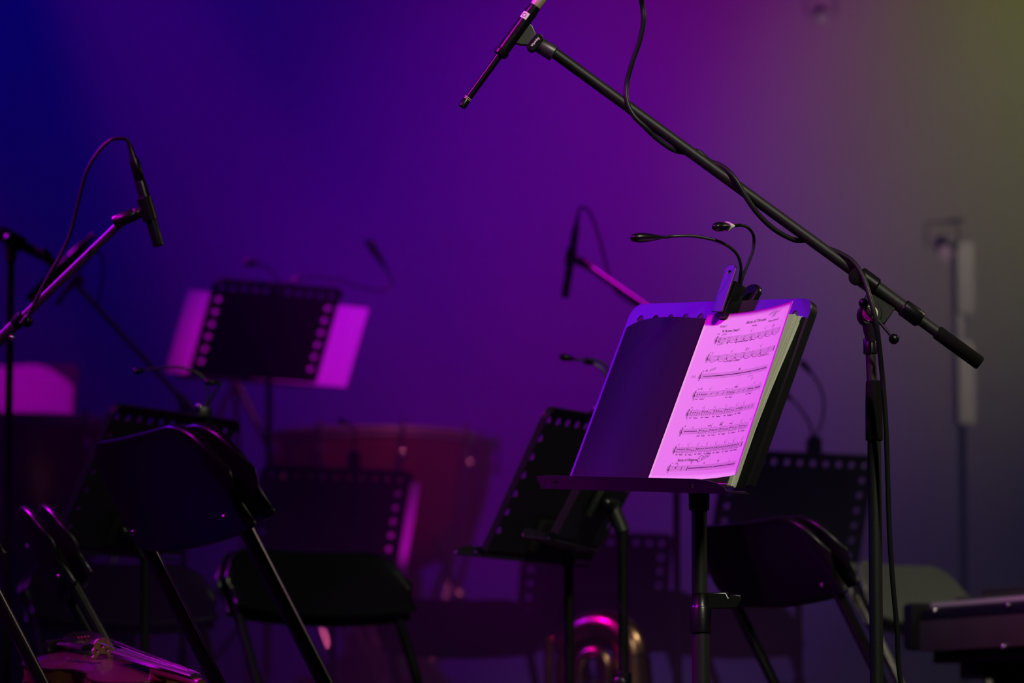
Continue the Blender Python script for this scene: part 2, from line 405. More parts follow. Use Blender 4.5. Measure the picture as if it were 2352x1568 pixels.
def music_stand(label, px, py, D, xdir, tilt, att=.10, group='orchestra music stands', base=0.):
    """px,py,D: bottom centre of the desk. xdir: horizontal direction of the desk's local +x"""
    P = W(px, py, D); yaw = math.atan2(xdir[1], xdir[0])
    t = thing('music_stand', label, 'music stand', (P.x, P.y, base), yaw, group)
    tl = Matrix.Rotation(-math.radians(tilt), 4, 'X')
    mt = Matrix.Translation((0, 0, P.z - base)) @ tl @ Matrix.Translation((-DW / 2, 0, 0))
    make_desk(t, mt)
    a = mt @ Vector((DW / 2, .02, att)); hy = a.y + .035; hz = a.z - .01
    bm = bmesh.new()
    box(bm, mt @ Vector((DW / 2, .012, att)), (.13, .012, .07), tl.to_3x3(), .002)
    tube(bm, [Vector((-.035, a.y + .012, a.z)), Vector((.035, a.y + .012, a.z))], .014, 16)
    tube(bm, [Vector((0, a.y + .012, a.z)), Vector((0, hy, hz - .045))], .015, 14)
    finish('tilt_head', bm, 'metal', t)
    bm = bmesh.new(); sphere(bm, Vector((.045, a.y + .012, a.z)), .014); finish('tilt_knob', bm, 'plastic', t)
    # poles and clamp, centred on (0,hy)
    mid = (hz) * .55
    bm = bmesh.new(); tube(bm, [Vector((0, hy, mid - .1)), Vector((0, hy, hz - .03))], .0105, 18); finish('upper_pole', bm, 'tube', t)
    bm = bmesh.new(); tube(bm, [Vector((0, hy, .05)), Vector((0, hy, mid))], .0125, 18); finish('lower_pole', bm, 'tube', t)
    bm = bmesh.new(); lathe(bm, (0, hy, mid - .03), (0, hy, 3), [(0, .0150), (.004, .0175), (.07, .0175), (.075, .013)], 20)
    cl = finish('clamp', bm, 'plastic', t)
    bm = bmesh.new(); lathe(bm, (.012, hy, mid + .02), (1, hy, mid + .02), [(0, .006), (.02, .006), (.021, .013), (.034, .013), (.036, .009)], 14); finish('clamp_knob', bm, 'plastic', cl)
    b = thing('x', None, None); bpy.data.objects.remove(b)
    n0 = set(t.children)
    tripod(t)
    for c in set(t.children) - n0: c.location = Vector((0, hy, 0))
    return t, mt

def sheet_on(stand_root, mt, label, u0, u1, v1, n0, n1, name='sheet_music', mname='paper', group='white score pages on distant stands'):
    """a page leaning on a desk, its foot in the tray"""
    root = stand_root
    bm = bmesh.new()
    def fn(s, t):
        u = u0 + (u1 - u0) * s; n = n0 + (n1 - n0) * s ** 2
        return mt @ Vector((u, -.004 - n, -.008 + (v1 + .008) * t + .01 * s))
    grid(bm, fn, 10, 4, 0, 0 if mname == 'thinpaper' else .0008)
    bm.transform(Matrix.Translation(root.location) @ Matrix.Rotation(root.rotation_euler.z, 4, 'Z'))
    bm.transform(Matrix.Identity(4)); o = finish(name, bm, mname); return tag(o, label, 'sheet music', group)

# distant stands ---------------------------------------------------
BK = lambda a: (-math.cos(math.radians(a)), -math.sin(math.radians(a)))
S_, mS = music_stand('dark perforated music stand rising behind the large black chair', 268, 1262, 8.25, (-.50, -.866), 28, .05)
Mm, mM = music_stand('dark music stand seen from behind, left of the lit stand', 1234, 1276, 8.1, (-.50, -.866), 28, .05)
N_, mN = music_stand('nearer dark music stand half hidden under the lit stand tray', 1325, 1240, 7.75, (-.235, -.972), 28, .09)
Q_, mQ = music_stand('wide dark music stand right of the lit stand, behind the microphone pole', 1795, 1310, 10.3, (-.90, -.44), 20, .10)
R_, mR = music_stand('dark perforated music stand in front of the copper timpani', 735, 1325, 11.0, (-.90, -.44), 22, .10)
X_, mX = music_stand('faint music stand with a row of holes, low between the poles', 1355, 1475, 11.3, (-.95, -.31), 14, .10)
A1, mA1 = music_stand('faint dark music stand with glowing page edges sticking out on both sides', 580, 870, 12.1, (-.82, -.57), 29, .10, base=.55)
T_, mT = music_stand('music stand hidden behind the left copper drum', 30, 1030, 14.6, (.97, -.24), 12, .10, base=.55)
sheet_on(A1, mA1, 'wide glowing magenta score behind a dark stand, its two ends showing', -.118, .545, .268, 0, .004, 'open_score', 'thinpaper', None)
sheet_on(R_, mR, 'page edge catching violet light beside the perforated stand by the timpani', -.034, .19, .29, .002, .004, 'sheet_music', 'thinpaper', None)
bm = bmesh.new()                                                     # curled open score at far left
def curl(s, t):
    c = 1 - .30 * max(0, (s - .62) / .38) ** 1.6
    return mT @ Vector((.0 + .475 * s, -.006 - .05 * s * s * t, -.008 + .335 * t * c))
grid(bm, curl, 20, 8, 0, .001); bm.transform(Matrix.Translation(T_.location) @ Matrix.Rotation(T_.rotation_euler.z, 4, 'Z'))
tag(finish('open_score', bm, 'paper'), 'wide white open score with a curled corner at the far left edge', 'sheet music')

# ------------------------------------------------------------------ the lit music stand
RM = Matrix(((0.5935452, 0.72869633, 0.34162225), (-0.80111259, 0.57554609, 0.16421123), (-0.07695923, -0.37114467, 0.92538041)))
D0 = Matrix.Translation((0.09421079, 6.42734794, 0.77998385)) @ RM.to_4x4()
pole = W(1606, 1180, 6.38)
ms = thing('music_stand', 'black music stand with violet-lit desk, open folder and clip lamp', 'music stand', (pole.x, pole.y, 0), 0, 'orchestra music stands')
TI = Matrix.Translation((-pole.x, -pole.y, 0))
make_desk(ms, TI @ D0)
def L(u, n, v): return D0 @ Vector((u, -n, v))
bm = bmesh.new()
c = TI @ L(.235, -.012, .10); box(bm, c, (.15, .012, .08), RM, .002)
pz = W(1606, 1150, 6.38).z
tube(bm, [TI @ L(.19, -.03, .10), TI @ L(.28, -.03, .10)], .014, 18)
tube(bm, [TI @ L(.235, -.03, .10), Vector((0, 0, pz + .02))], .014, 14)
finish('tilt_head', bm, 'metal', ms)
bm = bmesh.new(); lathe(bm, (0, 0, pz - .016), (0, 0, 3), [(0, .015), (.002, .0168), (.035, .0178), (.04, .014)], 24); finish('pole_cap', bm, 'plastic', ms)
zc1, zc0 = W(1606, 1363, 6.38).z, W(1606, 1470, 6.38).z
bm = bmesh.new(); tube(bm, [Vector((0, 0, zc0)), Vector((0, 0, pz + .02))], .0128, 28); finish('upper_pole', bm, 'metal', ms)
bm = bmesh.new(); tube(bm, [Vector((.0015, 0, .05)), Vector((.0015, 0, zc1 - .02))], .0150, 28); finish('lower_pole', bm, 'metal', ms)
bm = bmesh.new()
H = zc1 - W(1606, 1454, 6.38).z
lathe(bm, (.0015, 0, zc1 - H), (.0015, 0, 3), [(0, .0165), (.001, .0182), (H * .62, .0178), (H * .66, .0165), (H * .7, .0150), (H, .0145), (H + .001, .013)], 28)
cl = finish('height_clamp', bm, 'plastic', ms)
bm = bmesh.new(); z = zc1 - .013                                    # wing lever with a notch
plate(bm, [[(0, -.011), (.036, -.011), (.052, -.010), (.058, .0), (.058, .008), (.045, .009), (.042, .004), (.038, .004), (.034, .012), (0, .012)]], .016,
      Matrix.Translation((.008, 0, z)) @ Matrix(((1, 0, 0, 0), (0, 0, -1, 0), (0, 1, 0, 0), (0, 0, 0, 1))), .002)
finish('clamp_lever', bm, 'plastic', cl)
tripod(ms, .30, .32, rot=PI / 3)

# folder with pages
def leftflap(s, t): return L(.010 + .219 * s,   .004 + .012 * math.sin(PI * min(1, s * 1.02)) ** .9, -.004 + (.300 - .012 * (1 - s) ** 6) * t)
bm = bmesh.new(); grid(bm, leftflap, 28, 6, 0, .0012)
fold = finish('folder', bm, 'folder'); tag(fold, 'open black music folder lying on the violet-lit stand', 'folder')
bm = bmesh.new()
def rightcover(s, t): return L(.226 + .238 * s, .0015, -.004 + (.288 + .012 * s) * t)
grid(bm, rightcover, 4, 4, 0, .0014)
finish('back_cover', bm, 'folder', fold)
bm = bmesh.new(); tube(bm, [L(.228, .004, -.002), L(.228, .004, .296)], .0035, 10); finish('spine', bm, 'folder', fold)
# pages under the top sheet, each its own sheet
def under(k):
    w = .212 - .0008 * k + .003 * math.sin(k * 2.3); nn = .0020 + .0015 * k
    def fn(s, t):
        return L(.230 + (w + .012 * t * t) * s, nn * (.35 + .65 * s) + .004 * math.sin(PI * s) * (k / 8) + .003 * math.sin(3 * t + k) * s, -.004 + (.288 + .002 * math.sin(k) + .012 * s) * t)
    return fn
for k in range(8):
    bm = bmesh.new(); grid(bm, under(k), 10, 6, 0, .0009); o = finish('page', bm, 'paperback', fold)
    if k == 0: o['label'] = 'cream pages beneath the printed sheet'

PW, PH = .210, .297
def page(a, b, off=0.):
    """a: from left margin (m), b: from page top (m)"""
    s = a / PW; t = 1 - b / PH
    n = .015 + .016 * s ** 2.6 + .004 * (1 - t) * s; u = .2315 + .230 * s - .004 * s * s + .018 * s * (1 - t)
    return L(u, n + off, -.001 + .299 * t + .013 * s ** 2.2 * (.35 + .65 * t))
bm = bmesh.new(); grid(bm, lambda s, t: page(PW * s, PH * (1 - t)), 40, 30, 0, .0003)
bm.verts.ensure_lookup_table()
def PX(x): return .011 + .945 * x
def pr_poly(pts, mi=1, off=.0002):
    bm.faces.new([bm.verts.new(page(PX(x), y, off)) for x, y in pts]).material_index = mi
def pr_line(x0, y0, x1, y1, w=.00035, mi=1, seg=1):
    dx, dy = x1 - x0, y1 - y0; l = math.hypot(dx, dy) or 1; nx, ny = -dy / l * w / 2, dx / l * w / 2
    for k in range(seg):
        a, b = k / seg, (k + 1) / seg
        pr_poly([(x0 + dx * a - nx, y0 + dy * a - ny), (x0 + dx * b - nx, y0 + dy * b - ny), (x0 + dx * b + nx, y0 + dy * b + ny), (x0 + dx * a + nx, y0 + dy * a + ny)], mi)
def pr_path(pts, w, mi=1):
    for (a, b), (c, d) in zip(pts, pts[1:]): pr_line(a, b, c, d, w, mi)
def pr_text(body, x, y, size, shear=.25, mi=1, rot=0., bold=.0, center=False):
    vs, fs = text_mesh(body, size, shear, bold)
    if center: x -= max(v.x for v in vs) / 2
    c, s = math.cos(rot), math.sin(rot)
    nv = [bm.verts.new(page(PX(x + v.x * c - v.y * s), y - v.x * s - v.y * c, .0002)) for v in vs]
    for f in fs:
        try: bm.faces.new([nv[i] for i in f]).material_index = mi
        except ValueError: pass
def note(x, y, r=.0011): pr_poly([(x + r * 1.15 * math.cos(q), y - r * .8 * math.sin(q) - .25 * r * math.cos(q)) for q in [2 * PI * k / 8 for k in range(8)]])
SP = .0021
def staff(x0, x1, y, clef=True):
    for k in range(5): pr_line(x0, y + SP * k, x1, y + SP * k, .00022, 1, 14)
    pr_line(x0, y, x0, y + 4 * SP, .0005)
    if clef:
        cx = x0 + .0035
        pr_path([(cx - .0012, y + 4.9 * SP), (cx + .0002, y + 5.6 * SP), (cx + .0008, y + 4.6 * SP), (cx, y - 1.0 * SP), (cx + .0013, y - 1.6 * SP), (cx + .0014, y - .4 * SP), (cx - .0018, y + 2 * SP), (cx - .001, y + 3.7 * SP), (cx + .0018, y + 3.4 * SP), (cx + .0013, y + 2.2 * SP), (cx - .0004, y + 2.6 * SP)], .0008)
def bar(x, y, w=.0004): pr_line(x, y, x, y + 4 * SP, w)
def slur(x0, x1, y, h=.0032):
    pts = [(x0 + (x1 - x0) * k / 8, y + h * math.sin(PI * k / 8) ** .7) for k in range(9)]; pr_path(pts, .00045)
def group5(x, y, w, row, beam=1, drop=(0, 0, 0, 0, 0)):
    n = 5; st = w / n
    for k in range(n):
        yy = y + row * SP + drop[k] * SP; note(x + st * k, yy)
        be = y + (6.0 if beam > 0 else -1.6) * SP
        pr_line(x + st * k + (-.001 if beam > 0 else .001), yy, x + st * k + (-.001 if beam > 0 else .001), be, .00028)
    be = y + (6.0 if beam > 0 else -1.6) * SP + (drop[2] * .4) * SP
    pr_line(x - .001, be, x + st - .001, be, .0009); pr_line(x + 2 * st - .001, be, x + 4 * st - .001, be + drop[4] * .3 * SP, .0009)
    for k in (0, 2): pr_line(x + st * k, y - 1.1 * SP, x + st * k + .0016, y - .8 * SP, .0005)
def slash(x, y): pr_line(x - .0014, y + 3 * SP, x + .0014, y + 1 * SP, .0009)
def tick(x, y, mi=2, h=.006): pr_path([(x - .0012, y - .004), (x, y), (x + .0035, y - h)], .00045, mi)
rows = [.0425 + .0328 * k for k in range(8)]
X1 = .199
pr_text('Violin I', .030, .0245, .0062, .0); pr_text('Game of Thrones', .121, .0222, .0074, .3, 1, 0, .00007, True)
pr_text('Medley', .121, .0290, .0046, .25, 1, 0, 0, True); pr_text('Ramin Djawadi', .156, .0270, .0046, .25)
pr_text('"A Painless Death"', .039, .0335, .0060, .3, 1, 0, .00006); pr_text('J=140', .030, .0370, .0030)
for k in range(9): pr_line(.150 + .0035 * k, .013 + .002 * math.sin(k * 2), .158 + .0032 * k, .009 + .0015 * math.cos(k), .0005, 2)
pr_text('#5', .162, .0185, .0085, .4, 2, .1)
y = rows[0]; staff(.030, X1, y); pr_text('C', .0375, y + 4 * SP, .009, 0); bar(.0435, y, .0006); pr_line(.052, y + 1.6 * SP, .0555, y + 1.6 * SP, .0011); bar(.063, y)
for k in range(7):
    x = .067 + .0187 * k; note(x, y + 3.3 * SP); pr_line(x + .001, y + 3.3 * SP, x + .001, y + .6 * SP, .0003); slur(x, x + .0165, y + 4.0 * SP); bar(x + .0172, y)
pr_text('fff', .062, y + .0125, .0046, .4, 1, 0, .0001); pr_text('mp', .083, y + .0125, .0042, .4, 1, 0, .0001); pr_text('mf', .121, y + .0125, .0042, .4, 1, 0, .0001)
pr_line(.090, y + .0112, .117, y + .0105, .0003); pr_line(.090, y + .0112, .117, y + .0122, .0003)
pr_text('Cello', .038, y + .0145, .0075, .5, 2, .08); pr_text('arco', .043, y - .0035, .0062, .5, 2); tick(.117, y - .004); tick(.154, y - .003); pr_text('ff', .172, y - .003, .008, .4, 2); pr_text('11', .062, y - .003, .005, .3, 2)
y = rows[1]; staff(.024, X1 + .002, y); bar(X1 + .0005, y, .0018)
for k in range(7):
    x = .033 + .0218 * k; note(x, y + 3.3 * SP); pr_line(x + .001, y + 3.3 * SP, x + .001, y + .6 * SP, .0003); slur(x, x + .019, y + 4.0 * SP); bar(x + .020, y)
pr_text('poco a poco crescendo', .072, y + .0135, .0042, .3); pr_line(.160, y + .0125, .190, y + .0112, .0003); pr_line(.160, y + .0125, .190, y + .0135, .0003)
pr_text('n', .034, y - .003, .007, .2, 2); tick(.083, y - .003); pr_text('ff n', .118, y - .003, .008, .4, 2); tick(.158, y - .004); pr_text('10', .028, y - .0045, .0034)
y = rows[2]; staff(.022, X1, y); pr_line(.033, y + 2 * SP, X1 - .002, y + 2 * SP, .0013, 1, 14); pr_text('10', .118, y - .0018, .0050, 0, 1, 0, .0002)
pr_text('20', .027, y - .0045, .0034); pr_text('34', .034, y - .004, .0055, .0, 1); pr_text('arco', .044, y - .004, .0080, .5, 2, .25); pr_text('2+3', .000 + .004, y + .006, .0062, .3, 2); pr_text('o + v', .150, y + .0145, .0060, .3, 2); pr_text('f f', .162, y + .0205, .006, .3, 2)
y = rows[3]; staff(.024, X1, y); group5(.035, y, .026, 1.8); [slash(x, y) for x in (.069, .084, .099)]
group5(.110, y, .021, 1.5, 1, (0, 0, .5, .6, 1)); pr_line(.124, y - 1.9 * SP, .132, y - 1.9 * SP, .001); [slash(x, y) for x in (.139, .152)]; group5(.163, y, .017, 1.6, 1, (0, 0, 0, 0, .6)); pr_line(.181, y + 2 * SP, .196, y + 2 * SP, .0013)
[tick(x, y - .003) for x in (.062, .128, .176)]; pr_text('f', .028, y + .0155, .0065, .4); pr_text('30', .031, y - .0045, .0034); pr_text('35', .037, y - .0045, .0050)
for x in (.104, .192): pr_line(x, y - .004, x + .0012, y - .002, .0009)
y = rows[4]; staff(.024, X1, y)
for k in range(4): group5(.036 + .0285 * k, y, .025, 1.0, 1, (0, .5, .4, 1, 1.4)); tick(.061 + .0285 * k, y - .002); bar(.0335 + .0285 * k, y)
group5(.150, y, .020, 1.6); [slash(x, y) for x in (.173, .182, .192)]; tick(.165, y - .003); pr_text('f', .029, y + .0155, .0060, .4); pr_text('cresc', .134, y + .0140, .0050, .4, 2); pr_text('40', .031, y - .0045, .0034)
y = rows[5]; staff(.024, X1, y); pr_line(.034, y + 2 * SP, .066, y + 2 * SP, .0013, 1, 3); pr_line(.052, y - .004, .0535, y - .0015, .0009)
for k in range(5): group5(.073 + .0258 * k, y, .022, 1.4 + .1 * (k % 2), 1, ((0, .5, .5, .9, 1), (0, .2, .6, .5, .6))[k % 2]); bar(.0705 + .0258 * k, y); tick(.097 + .0258 * k, y - .003)
pr_line(.089, y - 1.9 * SP, .097, y - 1.9 * SP, .001); pr_line(.118, y - 1.9 * SP, .125, y - 1.9 * SP, .001); pr_line(.144, y - 1.9 * SP, .151, y - 1.9 * SP, .001)
pr_text('f', .068, y + .0155, .0060, .4); pr_text('45', .031, y - .0045, .0034); pr_text('4/1', .118, y - .0055, .0055, .4, 2)
y = rows[6]; staff(.024, X1, y); bar(X1 - .001, y, .0018)
for k in range(7): group5(.035 + .0230 * k, y, .0205, 1.5, 1, ((0,) * 5, (0, .3, .5, .9, 1.2))[1 if k == 1 else 0]); bar(.0325 + .0230 * k, y, .0003); tick(.056 + .0230 * k, y - .003)
pr_line(.168, y + .0125, .188, y + .0120, .0003); pr_text('57', .031, y - .0045, .0034)
y = rows[7]; staff(.026, X1, y); pr_text('"Jenny of Oldstones"', .042, y - .0085, .0064, .3, 1, 0, .00008); pr_text('J=90', .041, y - .0035, .0034); pr_text('Cello', .090, y - .0038, .0150, .6, 2, .35)
note(.045, y + 1.5 * SP, .0014); pr_path([(.046, y + 1 * SP), (.049, y - 1.5 * SP), (.046, y - 1.8 * SP)], .0005, 2); bar(.060, y, .0009); bar(.074, y, .0014)
pr_line(.076, y + 2 * SP, .137, y + 2 * SP, .0013, 1, 8); pr_line(.139, y + 2 * SP, X1 - .002, y + 2 * SP, .0013, 1, 8); pr_text('72', .077, y - .004, .0055, 0); pr_text('4', .111, y - .002, .0045, 0, 1, 0, .0002); pr_text('8', .146, y - .003, .0062, 0, 2, 0, .0002); pr_text('1', .176, y - .002, .0045, 0, 1, 0, .0002); pr_text('61', .032, y - .0045, .0034)
me = bpy.data.meshes.new('sheet_music'); bm.to_mesh(me); bm.free()
for k in ('paper', 'ink', 'pencil'): me.materials.append(M[k])
me.shade_smooth(); o = bpy.data.objects.new('sheet_music', me); C.objects.link(o)
tag(o, 'bright pinkish printed sheet of violin music on the lit stand', 'sheet music')

# clip lamps ---------------------------------------------------------
def head(bm, p0, p1, r, flat=.8):
    """teardrop lamp head from the neck p0 to the nose p1"""
    l = (Vector(p1) - Vector(p0)).length
    prof = [(0, r * .28), (l * .10, r * .34), (l * .16, r * .42), (l * .40, r * .78), (l * .62, r * .98), (l * .78, r * 1.0), (l * .90, r * .82), (l * .97, r * .5), (l, r * .12)]
    lathe(bm, p0, p1, prof, 22, 0, flat)
def clip_lamp(label, arms, base, r=.003, parts=True, hr=.0095, group='clip lamps on the distant stands'):
    """arms: [(path points, neck, nose)]"""
    t = thing('clip_lamp', label, 'lamp', base, 0, group); b = Vector(base)
    for pts, nose in arms:
        p = [Vector(q) - b for q in pts]; bm = bmesh.new(); tube(bm, smoothpath(p, 7), r, 10)
        g = finish('gooseneck', bm, 'cable' if group is None else 'satin', t)
        bm = bmesh.new(); head(bm, p[-1], Vector(nose) - b, hr); finish('lamp_head', bm, 'plastic', g, 60)
    return t
b = W(1697, 660, 6.31)
lm = clip_lamp('black clip lamp with two goosenecks on top of the lit music stand', [
    ([W(1696, 664, 6.31), W(1699, 640, 6.31), W(1702, 612, 6.30), W(1690, 580, 6.29), W(1655, 556, 6.28), W(1600, 543, 6.27), W(1552, 542, 6.26), W(1527, 545, 6.26)], W(1448, 546, 6.24)),
    ([W(1699, 664, 6.30), W(1706, 636, 6.30), W(1718, 606, 6.31), W(1730, 572, 6.32), W(1731, 542, 6.32), W(1720, 524, 6.31), W(1703, 517, 6.29), W(1684, 519, 6.26)], W(1640, 521, 6.215))], b, .0026, hr=.0098, group=None)
for ch in list(lm.children):
    pass
# pale inner reflector on the shorter head
p0, p1 = W(1685, 519, 6.26) - b, W(1660, 520, 6.24) - b
bm = bmesh.new(); lathe(bm, p0, p1, [(0, .0030), (.006, .0052), (.013, .0084), (.017, .0099)], 20, 0, .8); finish('reflector_neck', bm, 'label', lm)
# clip: front lever (violet), rear jaw, hinge block
Ln = lambda u, n, v: L(u, n, v) - b
bm = bmesh.new()
plate(bm, [roundrect(-.0125, -.041, .0125, .041, (.002, .002, .011, .011)), circle(0, .028, .0055, 14, .004)], .004,
      Matrix.Translation(Ln(.272, .030, .338)) @ (RM @ Matrix.Rotation(math.radians(94), 3, 'X') @ Matrix.Rotation(math.radians(-3), 3, 'Z')).to_4x4(), .0012)
finish('front_lever', bm, 'satin', lm)
bm = bmesh.new(); box(bm, Ln(.276, .012, .322), (.022, .026, .066), RM, .004)
box(bm, Ln(.272, .020, .308), (.026, .010, .016), RM, .002); finish('clip_body', bm, 'plastic', lm)
bm = bmesh.new(); plate(bm, [roundrect(-.017, -.020, .017, .024, (.004, .004, .013, .015))], .012,
      Matrix.Translation(Ln(.283, -.014, .340)) @ (RM @ Matrix.Rotation(math.radians(80), 3, 'X')).to_4x4(), .003); finish('rear_jaw', bm, 'plastic', lm)
bm = bmesh.new(); sphere(bm, Ln(.276, .027, .345), .0022); finish('screw', bm, 'chrome', lm)
bm = bmesh.new(); lathe(bm, Ln(.279, .012, .303), Ln(.279, .026, .303), [(0, .006), (.012, .006), (.013, .004)], 14); finish('spring_pin', bm, 'plastic', lm)

def simple_lamp(label, D, base, arms, hr=.010):
    bp = W(*base, D)
    t = clip_lamp(label, [([W(x, y, D) for x, y in a], W(*n, D)) for a, n in arms], bp, .0032, hr=hr)
    bm = bmesh.new(); box(bm, (0, .01, -.012), (.032, .045, .052), Matrix.Rotation(.3, 3, 'Z'), .006); finish('clip_body', bm, 'plastic', t)
    bm = bmesh.new(); sphere(bm, (-.006, -.016, .014), .007); finish('hinge_pin', bm, 'chrome', t)
    return t
simple_lamp('small clip lamp on the dark stand behind the large chair', 8.3, (465, 950), [
    ([(470, 940), (478, 905), (470, 872), (445, 852), (405, 843), (365, 846), (335, 850)], (306, 853)),
    ([(474, 940), (486, 915), (500, 893), (508, 880)], (470, 876))])
simple_lamp('clip lamp whose heads curve left over the dark stand beside the lit one', 8.2, (1375, 955), [
    ([(1375, 945), (1392, 905), (1396, 875), (1385, 850), (1365, 836)], (1340, 826)),
    ([(1378, 945), (1400, 900), (1398, 850), (1370, 828), (1325, 826)], (1284, 818))])
simple_lamp('dim clip lamp with two tall goosenecks on the wide dark stand', 10.35, (1870, 1015), [
    ([(1872, 1005), (1888, 965), (1892, 920), (1882, 885), (1868, 862)], (1838, 828)),
    ([(1868, 1005), (1858, 970), (1840, 940), (1822, 920)], (1800, 902)),
    ], .011)
simple_lamp('faint clip lamp on the perforated stand before the timpani', 11.0, (812, 1048), [([(812, 1040), (815, 1010), (812, 985), (800, 972)], (775, 966))])
simple_lamp('faint purple clip lamp on the dark stand with glowing page ends', 12.02, (640, 682), [
    ([(642, 674), (640, 645), (620, 618), (598, 606)], (560, 603)),
    ([(646, 674), (680, 640), (760, 640), (850, 665), (895, 662), (899, 640), (892, 625)], (842, 548))], .016)

# ------------------------------------------------------------------ right microphone stand
DM = 6.30
def boom(a, b, prof, D0_, D1_):
    pass
base = W(2010, 1200, DM)
mst = thing('microphone_stand', 'tall black microphone boom stand reaching over the lit music stand', 'microphone stand', (base.x, base.y, 0), 0)
O = Vector((base.x, base.y, 0))
def q(px, py, D=DM): return W(px, py, D) - O
A, B = q(1262, 113), q(2252, 835)
BD = (B - A).normalized()
def on(px):
    """point on the boom axis above photo column px"""
    t = (px - 1262) / (2252 - 1262); return A + (B - A) * t
bm = bmesh.new(); tube(bm, [on(1262), on(2160)], .0093, 24); finish('boom_rod', bm, 'metal', mst)
bm = bmesh.new(); tube(bm, [on(1985), on(2100)], .0116, 24); finish('boom_sleeve', bm, 'metal', mst)
l = (on(2013) - on(1972)).length
bm = bmesh.new(); lathe(bm, on(1972), B, [(0, .012), (.002, .0155), (l - .003, .0155), (l, .012)], 24)
cl = finish('boom_clutch', bm, 'plastic', mst)
kn = on(1966) + Vector((0, -.022, -.009))
bm = bmesh.new(); lathe(bm, kn + Vector((0, .016, 0)), kn + Vector((0, -1, 0)), [(0, .008), (.006, .0135), (.016, .0142), (.017, .0125), (.0172, .010), (.0182, .010), (.0184, .006), (.0192, .006), (.0193, .001)], 28); finish('clutch_knob', bm, 'rubber', cl)
l = (on(2117) - on(2074)).length
bm = bmesh.new(); lathe(bm, on(2072), B, [(0, .011), (.003, .0142), (l - .004, .0145), (l, .012)], 24); finish('rear_collar', bm, 'plastic', mst)
l = (B - on(2151)).length
bm = bmesh.new(); lathe(bm, on(2151), B, [(0, .009), (.001, .0112), (.004, .0118), (l - .003, .0118), (l, .010)], 24); finish('rubber_grip', bm, 'rubber', mst)
pv = q(1997, 722)
bm = bmesh.new()                                                     # plate under the boom
pl = [q(1984, 690), q(2001, 664), q(2056, 704), q(2030, 742), q(2008, 742)]
xz = [(p.x, p.z) for p in pl]
plate(bm, [xz], .016, Matrix.Translation((0, pv.y, 0)) @ Matrix(((1, 0, 0, 0), (0, 0, -1, 0), (0, 1, 0, 0), (0, 0, 0, 1))), .002); finish('boom_bracket', bm, 'metal', mst)
bm = bmesh.new(); yd = Vector((0, -1, 0))
lathe(bm, pv + Vector((0, .018, 0)), pv + yd, [(0, .017), (.002, .0198), (.030, .0198), (.032, .018)], 32)
e = q(2003, 775)
skinr = []
lathe(bm, q(1999, 742), q(2003, 800), [(0, .0185), (.012, .0165), (.024, .0135), (.03, .0125)], 24, 0, .75)
finish('swivel_yoke', bm, 'metal', mst)
bm = bmesh.new(); lathe(bm, pv + Vector((0, -.012, 0)), pv + yd, [(0, .0128), (.0035, .0128), (.004, .0115)], 28); finish('washer', bm, 'steel', mst)
bm = bmesh.new(); c = pv + Vector((-.001, -.015, .003)); lathe(bm, c, c + yd, [(0, .0072), (.010, .0072), (.011, .0055)], 20)
b0, b1 = q(1981, 700) + Vector((0, -.022, 0)), q(2049, 783) + Vector((0, -.030, 0))
tube(bm, [b0, b1], .0026, 12)
tb = finish('locking_bar', bm, 'metal', mst)
for p, r in ((b0, .0083), (b1, .0086)):
    bm = bmesh.new(); sphere(bm, p, r, 0, (1, 1, 1), 24, 16); finish('ball_end', bm, 'plastic', tb)
px0 = q(2003, 808)
bm = bmesh.new(); lathe(bm, Vector((px0.x, 0, q(2003, 808).z)), Vector((px0.x, 0, 3)), [(0, .0102), (.001, .0114), (.024, .0114), (.026, .010)], 24); finish('neck_collar', bm, 'plastic', mst)
bm = bmesh.new(); tube(bm, [Vector((0, 0, q(2005, 990).z)), Vector((px0.x * .9, 0, q(2003, 800).z))], .0085, 24); finish('upper_pole', bm, 'metal', mst)
z1, z0 = q(2005, 870).z, q(2007, 1010).z
bm = bmesh.new(); lathe(bm, (0, 0, z0), (0, 0, 3), [(0, .012), (.001, .0143), (z1 - z0 - .04, .0140), (z1 - z0 - .002, .0128), (z1 - z0, .010)], 24); finish('height_clutch', bm, 'rubber', mst)
bm = bmesh.new(); tube(bm, [Vector((0, 0, .02)), Vector((0, 0, z0 + .01))], .0112, 28); finish('lower_pole', bm, 'metal', mst)
bm = bmesh.new(); lathe(bm, (0, 0, 0), (0, 0, 1), [(0, .12), (.012, .125), (.022, .12), (.026, .03), (.05, .02)], 40); finish('round_base', bm, 'metal', mst)

# microphone on that stand
def pencil_mic(label, tip, tail, sections, clip_pt, boom_pt, mats=('plastic',), group=None):
    pass
T0, T1 = W(1060, 246, 6.24), W(1262, -30, 6.27)
mic = thing('condenser_microphone', 'black pencil microphone on the long boom, a white tape tag near its top', 'microphone', T0, 0)
md = (T1 - T0).normalized()
bm = bmesh.new(); lathe(bm, (0, 0, 0), md, [(0, .0055), (.001, .0066), (.014, .0066), (.015, .0060)], 24)
lathe(bm, md * .016, md, [(0, .0059), (.085, .0062), (.112, .0064)], 24)
finish('capsule_tube', bm, 'plastic', mic)
for d in (.0148, .0175):
    bm = bmesh.new(); lathe(bm, md * d, md, [(0, .0062), (.0004, .0068), (.0012, .0068), (.0016, .0062)], 24); finish('silver_ring', bm, 'nickel', mic)
bm = bmesh.new(); lathe(bm, md * .104, md, [(0, .006), (.003, .0118), (.010, .0124), (.012, .0106), (.0925, .0106), (.0930, .0098), (.100, .0098), (.103, .0095)], 30); finish('body', bm, 'plastic', mic)
